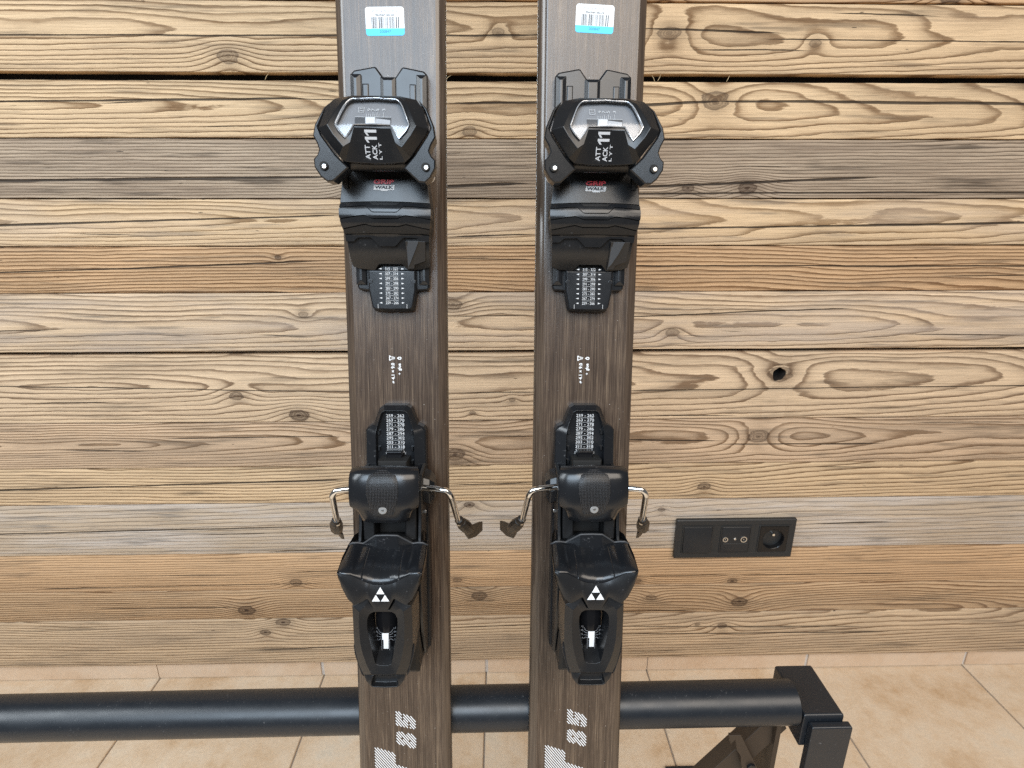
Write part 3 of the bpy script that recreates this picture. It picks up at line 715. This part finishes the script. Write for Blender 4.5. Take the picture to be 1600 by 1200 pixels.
    b = MB(); pane(b, -.3, .9, 0, lambda p: (p[0] * .985, p[1], p[2] - 2.2)); B(b, 'window_pane', M['glass'], tb, sharp=25)
    rimv = [(u, vtop(u), wd(vtop(u)) + .1) for u in lin(-25.2, 25.2, 31)] + [(u, vbot(u), wd(vbot(u)) + .1) for u in (25.2, 23, 18.4, 15.4, 12.6, 6, 0, -6, -12.6, -15.4, -18.4, -23, -25.2)]
    b = MB(); b.tube(rimv, .42, 6, False); B(b, 'window_rim_highlight', M['rim'], tb, sharp=60)  # thin tube added to draw the bright edge highlight
    sd = Vector((0, 1, -.42)).normalized()
    b = MB(); W = lambda v: wd(v) - 4.7
    def flat(b, x0, x1, y0, y1, lift): b.quad((x0, y0, W(y0) + lift), (x1, y0, W(y0) + lift), (x1, y1, W(y1) + lift), (x0, y1, W(y1) + lift))
    flat(b, -13, 12, 191.4, 197, .1); B(b, 'indicator_slot', plain('indicator_slot_grey', (.085, .088, .095), .4), tb)
    b = MB(); b.prism([(-5.0, 191.6), (.9, 191.6), (1.5, 192.2), (1.5, 196.0), (.9, 196.5), (-5.0, 196.5), (-5.6, 196.0), (-5.6, 192.2)], W(194) - .5, W(194) + 1.5, .4)
    ind = B(b, 'indicator', M['indicator'], tb)
    b = MB(); b.quad((1.5, 191.7, W(191.7) + .7), (11.6, 191.9, W(191.9) + .5), (11.6, 194.9, W(194.9) + .5), (1.5, 196.0, W(196) + .7)); B(b, 'indicator_sleeve', plain('pale_sleeve', (.55, .56, .58), .4), tb)
    b = MB()
    for k, (tx, x) in enumerate((('9', -3.6), ('7', -.7), ('5', 2.2), ('3', 6.6))): b.text(tx, (x, 202.6, W(202.6) + .25), 2.1, 2.1, sd, (-1, 0, 0), .0)
    b.text('11', (-9, 202.6, W(202.6) + .25), 2.0, 2.4, sd, (-1, 0, 0), .0)
    for x in (-10.9, -7.1): flat(b, x - .15, x + .15, 200.6, 204.6, .25)
    for y in (200.6, 204.5): flat(b, -10.9, -7.1, y - .12, y + .12, .25)
    for k, x in enumerate((-5.2, -3.6, -2.2, -.7, .7, 2.2, 3.6, 6.6)): flat(b, x - .12, x + .12, 197.3, 199.2 + (1.4 if k in (3, 5, 7) else .2), .25)
    flat(b, -13, 12, 197.0, 197.25, .25)
    B(b, 'window_scale', M['white'], tb)
    # housing lettering on the sloping nose
    nz = lambda v: 75.2 + (66.6 - 75.2) * (188.5 - v) / (188.5 - 166.7) + .12
    nd = Vector((0, 188.5 - 166.7, 75.2 - 66.6)).normalized()
    b = MB()
    b.text('ATT', (-4.6, 173.6, nz(173.6)), 9.4, 3.4, nd, (-1, 0, 0), .02)
    b.text('ACK', (.4, 173.6, nz(173.6)), 9.8, 3.4, nd, (-1, 0, 0), .02)
    b.text('L Y T', (4.3, 174.3, nz(174.3)), 11, 1.9, nd, (-1, 0, 0), .02)
    for y0 in (179.8, 184.0):   # the large rotated 1 1: stroke with a flag
        for pts in ([(-4.6, y0 + 1.4), (2.6, y0 + 1.4), (2.6, y0 + 3.1), (-5.6, y0 + 3.1), (-5.6, y0 + 1.6)], [(-5.6, y0 + 1.7), (-4.0, y0 - .4), (-2.6, y0 - .4), (-4.1, y0 + 1.6)]):
            b.quad(*[(x, y, nz(y)) for x, y in pts])
    B(b, 'model_lettering', M['grey_print'], tb)
    # wings
    Wq = [(29.5, 212.5, 57), (36.2, 205, 62), (41.4, 192, 67.0), (42.6, 184.5, 68), (39.6, 179, 69), (38.2, 174.8, 69.6), (39.8, 171.2, 69.4), (42.4, 168.8, 69), (42.2, 163.4, 68.4), (38.6, 157.4, 66.8), (34.6, 154.2, 65.6), (30.2, 154.6, 65.2), (19.4, 164.2, 64.5), (23.6, 168.0, 66), (27.6, 172.0, 67.5), (36.6, 184.8, 68.8), (39.0, 190.6, 67.6), (34.4, 203.6, 63)]
    for s_ in (1, -1):
        b = MB(); q = [(s_ * x, y, w_) for x, y, w_ in Wq]
        lo1 = [(x * 1.004, y, w_ - 3.2) for x, y, w_ in q]; cxm, cym = s_ * 34, 178
        lo2 = [(cxm + (x - cxm) * .93, cym + (y - cym) * .97, w_ - 15) for x, y, w_ in q]
        top = [(x, y) for x, y, w_ in q]; ins = offset_poly(top, .9)
        hi_ = [(a, c_, q[k][2] + .9) for k, (a, c_) in enumerate(ins)]
        b.loft([lo2, lo1, q, hi_], True, True)
        wo = B(b, 'wing', M['black'], tb, sharp=25)
        b = MB(); nn = 22; cc = (s_ * 35.5, 164.2)
        rg = lambda r, w_: [(cc[0] + r * math.cos(2 * math.pi * j / nn), cc[1] + r * math.sin(2 * math.pi * j / nn), w_) for j in range(nn)]
        b.loft([rg(3.0, 69.5), rg(2.75, 70.3), rg(2.6, 70.25)], False, True); B(b, 'pin_hole', M['slot'], tb)
        b = MB(); b.disc((cc[0] + .5, cc[1] - .5, 70.55), 1.65, .4, 16, .35); B(b, 'pin', M['steel'], tb)
        # crescent of pale roller seen below the outer wing
        b = MB(); b.disc((s_ * 34.3, 163.6, 52), 4.3, 14, 24, .4); B(b, 'roller_pin', M['indicator'], tb)
    # housing pedestal
    b = MB(); b.prism([(-29, 176), (29, 176), (28, 212), (-28, 212)], 7, 52, 2); b.prism([(-24, 168), (24, 168), (24, 178), (-24, 178)], 34, 58, 2)
    B(b, 'housing_pedestal', M['dull'], tb, bevel=.6)
    # dark spring barrel across the underside of the nose
    b = MB(); b.tube([(-24, 171, 55), (24, 171, 55)], 7, 20); B(b, 'spring_barrel', M['black'], tb)

    # ================= heel binding
    hb = MB()
    a_ = mir([(0, -16.6), (9.6, -16.6), (13.2, -19.0), (18.6, -33), (23.6, -35.3), (25.6, -38.4), (26.6, -110), (27.6, -150), (27.6, -236), (20, -248), (0, -249)])
    a2 = mir([(0, -17.6), (9.0, -17.6), (12.4, -19.6), (17.7, -33.8), (22.6, -36.3), (24.6, -39.2), (25.4, -110), (26.4, -150), (26.4, -236), (19.4, -246.8), (0, -247.8)])
    a3 = mir([(0, -20.4), (8.2, -20.4), (10.8, -22.0), (14.8, -33.8), (15.6, -37.8), (16.2, -42), (16.2, -100), (16, -120), (15, -130), (12, -134), (0, -134.8)])
    a4 = [(x * .95, -78 + (y + 78) * .975, 13.4) for x, y in a3]
    a5 = [(x, y, 11.2) for x, y, w_ in a4]
    hb.loft([[(x, y, 0) for x, y in a_], [(x, y, 10.5) for x, y in a_], [(x, y, 12.2) for x, y in a2], [(x, y, 16.4 if y > -110 else 13) for x, y in a3], a4, a5], True, True)
    ht = B(hb, 'heel_binding', M['satin'], root, bevel=.45, sharp=25)
    for s_ in (-1, 1):
        for y in (-38, -52, -64):
            b = MB(); x0, x1 = sorted((s_ * 13.0, s_ * 15.0)); b.box(x0, x1, y - 3.6, y, 11, 14.2, .4); B(b, 'track_tooth', M['black'], ht)
    b = MB(); rowsH = ['259 - 262', '263 - 270', '271 - 278', '279 - 286', '287 - 294', '295 - 302', '303 - 310', '311 - 318', '319 - 326']
    for k, tx in enumerate(rowsH):
        y = -25.4 - k * 3.86; b.text(tx, (-.1, y, 12.0), 15.2, 2.5, bold=.005)
        if k < 8: b.box(-6.6, 6.6, y - 2.02, y - 1.86, 11.9, 12.0); b.quad((-6.6, y - 1.8, 12), (-7.3, y - 1.2, 12), (-6.9, y - 1.1, 12), (-6.3, y - 1.8, 12)); b.quad((6.6, y - 1.8, 12), (7.3, y - 1.2, 12), (6.9, y - 1.1, 12), (6.3, y - 1.8, 12))
    for s_ in (-1, 1):
        for k in range(6): b.text('35', (s_ * 8.1, -58 - k * 3.2, 12.0), 2.2, .9, (0, 1, 0), (-1, 0, 0), .0)
    B(b, 'scale_lettering', M['scale_print'], ht)
    b = MB(); b.prism([(-6.6, -100), (6.6, -100), (6.6, -55.4), (5.8, -54.4), (-5.8, -54.4), (-6.6, -55.4)], 12, 19.6, .8); B(b, 'slide_tongue', M['gloss'], ht, bevel=.3)
    # carriage frame: two cheeks, floor and rear block
    for s_ in (-1, 1):
        b = MB(); ck = [(-66, 8), (-70, 36), (-80, 44), (-108, 44), (-128, 50), (-160, 52), (-205, 40), (-236, 22), (-240, 8)]
        b.loft([[(s_ * 22.6, y, w_) for y, w_ in ck], [(s_ * 25.4, y, w_) for y, w_ in ck]], True, True)
        B(b, 'cheek', M['black'], ht, bevel=.7)
        b = MB(); fn = [(-70, 16), (-74, 30), (-84, 34), (-95, 30), (-100, 18), (-98, 12), (-76, 10)]
        b.loft([[(s_ * 25.2, y, w_) for y, w_ in fn], [(s_ * 30.5, y - 2, w_ - 1) for y, w_ in fn], [(s_ * 34.4, -88 + (y + 88) * .6, 14 + (w_ - 14) * .72) for y, w_ in fn]], True, True)
        B(b, 'brake_bracket', M['satin'], ht, bevel=.5)
        b = MB(); b.disc((s_ * 26.4, -103, 31), 1.5, .8, 12, .3); B(b, 'rivet', M['steel'], ht)
    b = MB(); b.prism([(-22, -240), (22, -240), (22, -122), (-22, -122)], 10, 46, 3); b.prism([(-20, -205), (20, -205), (20, -125), (-20, -125)], 40, 62, 4); B(b, 'rear_block', M['dull'], ht, bevel=.8)
    b = MB(); b.prism([(-12, -122), (12, -122), (12, -60), (-12, -60)], 12, 30, 1); B(b, 'pedal_strut', M['slot'], ht)
    b = MB(); b.prism([(-21.5, -122), (-12, -122), (-12, -75), (-21.5, -75)], 12, 46, 1); b.prism([(12, -122), (21.5, -122), (21.5, -75), (12, -75)], 12, 46, 1); B(b, 'strut_side', M['dull'], ht, bevel=.6)
    # brake pedal
    us = lin(-1, 1, 33); rows = []
    ptab = [(-56.6, 61, 24.4), (-57.4, 64.6, 25.4), (-58.8, 67.2, 26.1), (-60.8, 69.0, 26.5), (-64, 70.4, 26.7), (-70, 71.4, 26.8), (-77, 71.9, 26.8), (-84, 71.2, 26.6), (-86.2, 70.6, 26.0), (-88.2, 69.9, 22.8), (-91, 68.9, 20.6), (-95, 67.2, 19.2), (-99.2, 65.2, 18.2), (-99.9, 63.6, 18.0)]
    for v, w_, h_ in ptab:
        row = []
        for q in us:
            u = q * h_; edge = abs(q)
            row.append((u, v - 1.6 * (1 - q * q) * (-1 if v > -62 else 0) * 1.0, w_ - 4.2 * edge ** 5 - .9 * edge ** 2))
        rows.append(row)
    b = MB(); b.grid(rows, lambda p: (p[0] * .95, p[1] + (2.5 if p[1] > -62 else -.6) * -1 * .8, max(52, p[2] - 11)))
    ped = B(b, 'brake_pedal', M['satin'], ht, sharp=48)
    b = MB(); rows = []
    pt = [(-56.9, 10.2), (-58.0, 10.9), (-60.2, 11.2), (-66, 11.9), (-73, 12.3), (-80, 11.0), (-86, 9.4), (-90, 8.4), (-91.2, 7.6)]
    ptv = [(v, w_) for v, w_, h_ in reversed(ptab)]
    for k, (v, h_) in enumerate(pt):
        row = []
        for q in lin(-1, 1, 13):
            row.append((q * h_ - .3, v + 1.5 * (1 - q * q) * (.8 if v > -62 else 0), pl(ptv, v) + 1.0 - .7 * abs(q) ** 8 - .35 * (q * h_ / 26) ** 2))
        rows.append(row)
    b.grid(rows, lambda p: (p[0], p[1], p[2] - 1.6)); B(b, 'pedal_pad', M['pad'], ht, sharp=40)
    b = MB(); b.disc((-.2, -86.6, 71.6), 3.3, 1.4, 24, .35); B(b, 'pedal_rivet', M['rivet'], ht, bevel=.25)
    b = MB(); b.disc((-.2, -86.6, 72.0), 1.1, .3, 14, .05); B(b, 'rivet_centre', M['steel'], ht)
    # brake arms with plastic feet
    for s_ in (-1, 1):
        pts = []
        ctrl = [Vector((22, -81.5, 32)), Vector((40.5, -82.2, 36.5)), Vector((45.4, -83.4, 37)), Vector((48.2, -87.4, 35.6)), Vector((49.2, -92, 32)), Vector((52.6, -118.5, 11)), Vector((54, -124, 5))]
        for k in range(len(ctrl) - 1):
            p0 = ctrl[max(k - 1, 0)]; p1 = ctrl[k]; p2 = ctrl[k + 1]; p3 = ctrl[min(k + 2, len(ctrl) - 1)]
            for t in lin(0, 1, 7)[:-1]:
                pts.append(.5 * ((2 * p1) + (p2 - p0) * t + (2 * p0 - 5 * p1 + 4 * p2 - p3) * t * t + (3 * p1 - p0 - 3 * p2 + p3) * t ** 3))
        pts.append(ctrl[-1])
        b = MB(); b.tube([(s_ * p.x, p.y, p.z) for p in pts], 2.6, 16); B(b, 'brake_arm', M['chrome'], ht)
        b = MB(); axis = Vector((6.5, -17, -22)).normalized(); side = Vector((.9, .3, 0)); side = (side - axis * side.dot(axis)).normalized(); nn = axis.cross(side)
        o0 = Vector((53, -117.5, 11.5)); rings = []
        for d, r1, r2 in ((0, 3.6, 3.4), (1.2, 4.1, 3.9), (6, 4.3, 4.2), (7, 3.4, 3.4), (7.6, 4.6, 4.4), (18, 6.4, 5.2), (34, 5.8, 4.4), (38, 3.8, 2.6)):
            rings.append([(lambda p: (s_ * p.x, p.y, p.z))(o0 + axis * d + side * (r1 * math.cos(R(a))) + nn * (r2 * math.sin(R(a)))) for a in range(0, 360, 45)])
        b.loft(rings, True, True)
        # scoop that stands away from the snow side
        fin = [(60, -133, -12), (63, -136, -22), (70, -139, -38), (72.4, -141, -44), (72.4, -152, -48), (66, -156, -42), (61, -153, -30), (58.5, -143, -18)]
        b.loft([[(s_ * x, y, w_) for x, y, w_ in fin], [(s_ * (x - 2.4), y - 1.6, w_ - 2.6) for x, y, w_ in fin]], True, True)
        B(b, 'brake_foot', M['rubber'], ht, bevel=.5, sharp=28)
    # heel cup: concave upper and flat front face
    lipv = [(0, -110.8), (8.7, -111.2), (19.6, -120.2), (24, -119.0), (28, -118.8), (31, -121.6)]
    lipw = [(0, 60.5), (8.7, 60.2), (19.6, 54.5), (25, 56), (31, 59.5)]
    frv = [(0, -139.2), (6, -138.6), (11, -136.8), (16, -133.6), (21.5, -130.2), (26, -129.3), (31.4, -128.4)]
    frw = [(0, 86), (10, 86.4), (22, 88.6), (29, 89.6), (31.4, 88.4)]
    us = sorted(set([round(x, 2) for x in lin(-31.2, 31.2, 53)] + [-13.7, 13.7, -13.0, 13.0, -14.3, 14.3]))
    rows = []
    for s0 in [0, .1, .2, .3, .37, .40] + [.40 + .6 * k / 16 for k in range(1, 17)]:
        row = []
        for u in us:
            a = abs(u); lv, lw_, fv, fw_ = pl(lipv, a), pl(lipw, a), pl(frv, a), pl(frw, a)
            t0 = pl([(0, .44), (8, .40), (13.7, .28), (20, .12), (31, .04)], a); ex = pl([(0, 2.5), (14, 2.4), (31, 1.8)], a)
            t = t0 * s0 / .4 if s0 <= .4 else t0 + (1 - t0) * (s0 - .4) / .6
            v = lv + (fv - lv) * t; q_ = max(0, (s0 - .4) / .6); gz = 1 - (1 - q_) ** ex
            gz = gz * (1 - .35 * (1 - q_) ** 2) if q_ > 0 else 0
            w_ = lw_ + (fw_ - lw_) * gz - (5.5 * ((a - 24) / 7.2) ** 2.2 if a > 24 else 0) * (1 - .75 * t)
            if abs(a - 13.7) < .25 and s0 > .4 and t < .97: w_ -= .8
            row.append((u, v, w_))
        rows.append(row)
    b = MB(); b.grid(rows, lambda p: (p[0] * .97, p[1] - (0 if p[1] < -126 else 2), p[2] - (16 if abs(p[0]) > 30 else 9)))
    cup = B(b, 'heel_cup', M['satin'], ht, sharp=38)
    b = MB(); b.tube([(u, pl(lipv, abs(u)) - .3, rows[0][k][2] + .25) for k, u in enumerate(us)], .75, 10); B(b, 'cup_lip_highlight', M['highlight_plastic'], ht, sharp=60)  # bead added along the lip, coloured lighter as an edge highlight
    botv = [(0, -159.8), (4.7, -159.6), (9.9, -149.6), (14, -151.9), (19, -154.2), (24, -149.2), (28.4, -140.5), (31.3, -131)]
    rows = []
    for t in lin(0, 1, 9):
        row = []
        for u in us:
            a = abs(u); fv = pl(frv, a) - .35; bv = min(pl(botv, a), fv - .2); v = fv + (bv - fv) * t
            w_ = pl(frw, a) + .35 - .4 * (1 - t) ** 8 + 1.3 * math.sin(math.pi * min(1, t * .8)) - (2.6 * max(0, (a - 19) / 12) ** 1.4) * t - .5 * t
            if 9.5 < a < 10.3: w_ += .35 * (1 - t)
            row.append((u, v, w_))
        rows.append(row)
    b = MB(); b.grid(rows, lambda p: (p[0] * .96, p[1] + .4, p[2] - (14 if abs(p[0]) > 12 else 5)))
    B(b, 'cup_front', M['black'], ht, sharp=30, bevel=.0)
    # side walls of the cup down to the carriage
    for s_ in (-1, 1):
        b = MB(); sd0 = [(31.2, -121.0, 56), (31.9, -124, 72), (31.5, -128.4, 88.2), (31.1, -133, 87.4), (28.6, -141, 86.6), (24.2, -149.4, 85.6)]
        sd1 = [(29.5, -118, 44), (30.6, -124, 50), (30.6, -131, 56), (30.0, -138, 60), (27.8, -146, 62), (23.6, -152, 64)]
        sd2 = [(26, -119, 30), (26.4, -126, 32), (26.6, -136, 36), (26, -146, 44), (24.6, -152, 50), (22, -155, 56)]
        b.loft([[(s_ * x, y, w_) for x, y, w_ in sd] for sd in (sd0, sd1, sd2)], closed=False)
        B(b, 'cup_side', M['black'], ht, sharp=30)
    # three-triangle emblem
    b = MB()
    fz = lambda v: pl([(-156, 86.9), (-150, 87.5), (-144, 87.7), (-140, 87.2)], v) + .35
    def tri(p): b.quad(*[(x, y, fz(y)) for x, y in p])
    tri([(0, -140.3), (-3.05, -145.7), (3.05, -145.7)]); tri([(-3.4, -146.2), (-6.5, -151.7), (-.35, -151.7)]); tri([(3.4, -146.2), (.35, -151.7), (6.5, -151.7)])
    B(b, 'emblem', M['white'], ht)
    # heel lever with its window
    Oq = [(5.8, -160.9, 82), (10.2, -151.3, 83.9), (19.2, -155.9, 84.7), (22.3, -157.4, 83.6), (22.5, -170, 82), (22.4, -190, 81.6), (21.4, -198, 81), (19.6, -208, 80.2), (16.6, -217, 79.4), (8, -217.5, 79.8), (0, -217.6, 80)]
    Mq = [(5.6, -161.4, 82.8), (10.0, -154.2, 84.2), (14.2, -158.8, 85.2), (16.6, -160.8, 86.2), (17.2, -171, 86.2), (16.6, -186, 86), (15.2, -195, 85.6), (12.6, -205, 84.8), (9.4, -213.6, 84), (5, -214, 83.8), (0, -214.2, 83.8)]
    Pq = [(4.4, -163.0, 82.5), (7.0, -163.2, 82.5), (9.6, -164.6, 82.8), (11.4, -168, 83.4), (11.5, -175, 83.8), (10.3, -184, 84), (8.6, -193, 84), (7.0, -201.5, 83.6), (6.0, -205.6, 83.2), (3.2, -207, 83), (0, -207, 83)]
    Qq = [(4.4, -164, 70), (6.8, -164.2, 70), (8.8, -165.6, 70), (10, -168.4, 70), (9.8, -175, 70), (8.4, -183, 69), (6.8, -189.5, 68), (5.4, -194, 67), (4.6, -195.6, 66), (2.6, -196, 66), (0, -196, 66)]
    O2 = [(x * (1.05 if y > -195 else 1.0), y, w_ - 6) for x, y, w_ in Oq]
    O3 = [(x * (1.10 if y > -195 else .96), y + (6 if y < -200 else 0), w_ - 22) for x, y, w_ in Oq]
    b = MB(); b.loft([mir(O3), mir(O2), mir(Oq), mir(Mq), mir(Pq), mir(Qq)]); B(b, 'heel_lever', M['black'], ht, bevel=.5, sharp=24)
    for s_ in (-1, 1):
        b = MB(); ck = [(21.6, -186), (23.6, -193), (23.0, -200), (18.6, -216.5), (16.6, -219.2), (19.6, -204)]
        b.loft([[(s_ * x, y, 60) for x, y in ck], [(s_ * x, y, 79.0) for x, y in ck]], True, True); B(b, 'lever_cheek', M['satin'], ht, bevel=.5)
        b = MB(); b.box(*sorted((s_ * 22.7, s_ * 23.0)), -178, -168, 70, 78); B(b, 'lever_slot', M['slot'], ht)
    # release tab with finger recess
    T0 = mir([(0, -215.5), (9.6, -215.5), (17.0, -216.2), (15.2, -222.2), (11.4, -227.2), (9.6, -228.2), (0, -228.8)])
    T1 = mir([(0, -216.4), (6.8, -216.4), (8.8, -217.4), (10.4, -222.2), (10.6, -225.4), (9.4, -226.6), (0, -227)])
    cen = lambda p, k: (p[0] * k, -222 + (p[1] + 222) * k)
    b = MB(); b.loft([[(*cen(p, .9), 58) for p in T0], [(*p, 75.4) for p in T0], [(*cen(p, .97), 79.6) for p in T0], [(*p, 80.4) for p in T1], [(*cen(p, .86), 75.4) for p in T1]], True, True)
    B(b, 'release_tab', M['black'], ht, bevel=.5, sharp=26)
    # drum, indicator and markings inside the lever window
    b = MB(); b.tube([(0, -160, 64), (0, -172, 64.4), (0, -173, 64.4), (0, -198, 63.4), (0, -206, 61)], [8.6, 9.4, 9.8, 9.4, 7.4], 28); B(b, 'indicator_drum', M['gloss'], ht, sharp=30)
    b = MB(); b.prism([(-1.6, -199), (2.3, -199), (2.6, -186), (-2.6, -186), (-2.6, -191.4), (-1.6, -191.4)], 71, 74.0, .25); B(b, 'indicator', M['indicator'], ht)
    b = MB()
    dz = lambda x: 64 + math.sqrt(max(0, 9.6 ** 2 - x * x)) + .12
    def seg(p, q, t=.14):
        d_ = (Vector(q) - Vector(p)).normalized(); n_ = Vector((-d_.y, d_.x)) * t
        b.quad(*[(x, y, dz(x)) for x, y in ((p[0] - n_.x, p[1] - n_.y), (q[0] - n_.x, q[1] - n_.y), (q[0] + n_.x, q[1] + n_.y), (p[0] + n_.x, p[1] + n_.y))])
    for s_ in (-1, 1):
        for k in range(4):
            y = -185.6 - k * 1.9; yy = y + (2.2 - k * 1.3); seg((s_ * 3.0, y), (s_ * 4.4, y)); seg((s_ * 4.4, y), (s_ * 5.8, yy))
            b.text(('10', '8', '6', '4')[k] if s_ < 0 else ('11', '9', '7', '5')[k], (s_ * 6.9, yy + .3, dz(6.9) + .35), 1.6, 1.6, (1, 0, -s_ * .6), (0, 1, 0), 0)
    for p, q in (((-3.0, -191), (-3.0, -201)), ((3.0, -191), (3.0, -201)), ((-3.0, -201), (3.0, -201))): seg(p, q, .12)
    b.text('ADJ', (.4, -203, dz(0) - .9), 4, 1.1, bold=0)
    B(b, 'drum_markings', M['dim_print'], ht)
    return root

def copy_tree(o, parent=None):
    c = o.copy(); COL.objects.link(c); c.parent = parent
    for ch in list(o.children): copy_tree(ch, c)
    return c

LEAN = R(10); nrm = Vector((0, -math.cos(LEAN), math.sin(LEAN)))
def place(root, O, side):
    v = Vector((side, math.sin(LEAN), math.cos(LEAN))); v.normalize(); v = (v - nrm * v.dot(nrm)).normalized(); u = v.cross(nrm)
    base = Vector(O) - v * (V0 * .001)
    m = Matrix((u, v, nrm)).transposed().to_4x4(); m.translation = base; root.matrix_world = m

def sticker(root, u, v, ang, num):
    """price label, about 30 x 21 mm"""
    b = MB(); b.loft([rring(0, 0, 15.2, 10.6, 2.2, .04), rring(0, 0, 15.2, 10.6, 2.2, .14)], False, True)
    st = b.build('price_label', M['label'], root); st.location = (u * .001, (v + V0) * .001, 0); st.rotation_euler = (0, 0, R(ang))
    b = MB(); band = [(-15.2, -5.3, .2), (-15.2, -8.4, .2)] + [p for p in [(-15.2 + 2.2 - 2.2 * math.cos(R(a)), -8.4 - 2.2 * math.sin(R(a)), .2) for a in (22, 45, 68, 90)]] + [(15.2 - 2.2 + 2.2 * math.sin(R(a)), -8.4 - 2.2 * math.cos(R(a)), .2) for a in (0, 22, 45, 68)] + [(15.2, -8.4, .2), (15.2, -5.3, .2)]
    b.quad(*band); b.build('label_band', M['blue'], st)
    b = MB(); b.text('SPORT & PRODUKCE', (0, 7.5, .22), 20.5, 1.9, bold=.01); b.build('label_lettering', M['pale_ink'], st)
    b = MB(); b.text('fischer-ski.cz', (0, 4.8, .22), 14.6, 1.9, bold=.015)
    r_ = random.Random(7); x = -10.6
    while x < 10.4:
        w_ = r_.choice((.28, .28, .5, .8)); b.quad((x, -5.1, .22), (x + w_, -5.1, .22), (x + w_, 3.2, .22), (x, 3.2, .22)); x += w_ + r_.choice((.35, .5, .8, 1.1))
    b.build('barcode', M['ink'], st)
    b = MB(); b.text(num, (0, -7.5, .26), 8.8, 2.0, bold=.0); b.build('label_number', M['dark_blue_ink'], st)

ski_a = make_ski()
ski_b = copy_tree(ski_a)
place(ski_a, (-.08902393, .47309586, .81010109), .01142515)
place(ski_b, (.07233236, .47291069, .80905093), .01140444)
sticker(ski_a, -3.6, 289.2, 1.6, '200847'); sticker(ski_b, 1.1, 293, -2.0, '200847')
tag(ski_a, 'dark brown ski with black binding, the one farther from the wall socket', 'ski', 'pair of skis leaning on the rack')
tag(ski_b, 'dark brown ski with black binding, the one nearer the wall socket', 'ski', 'pair of skis leaning on the rack')
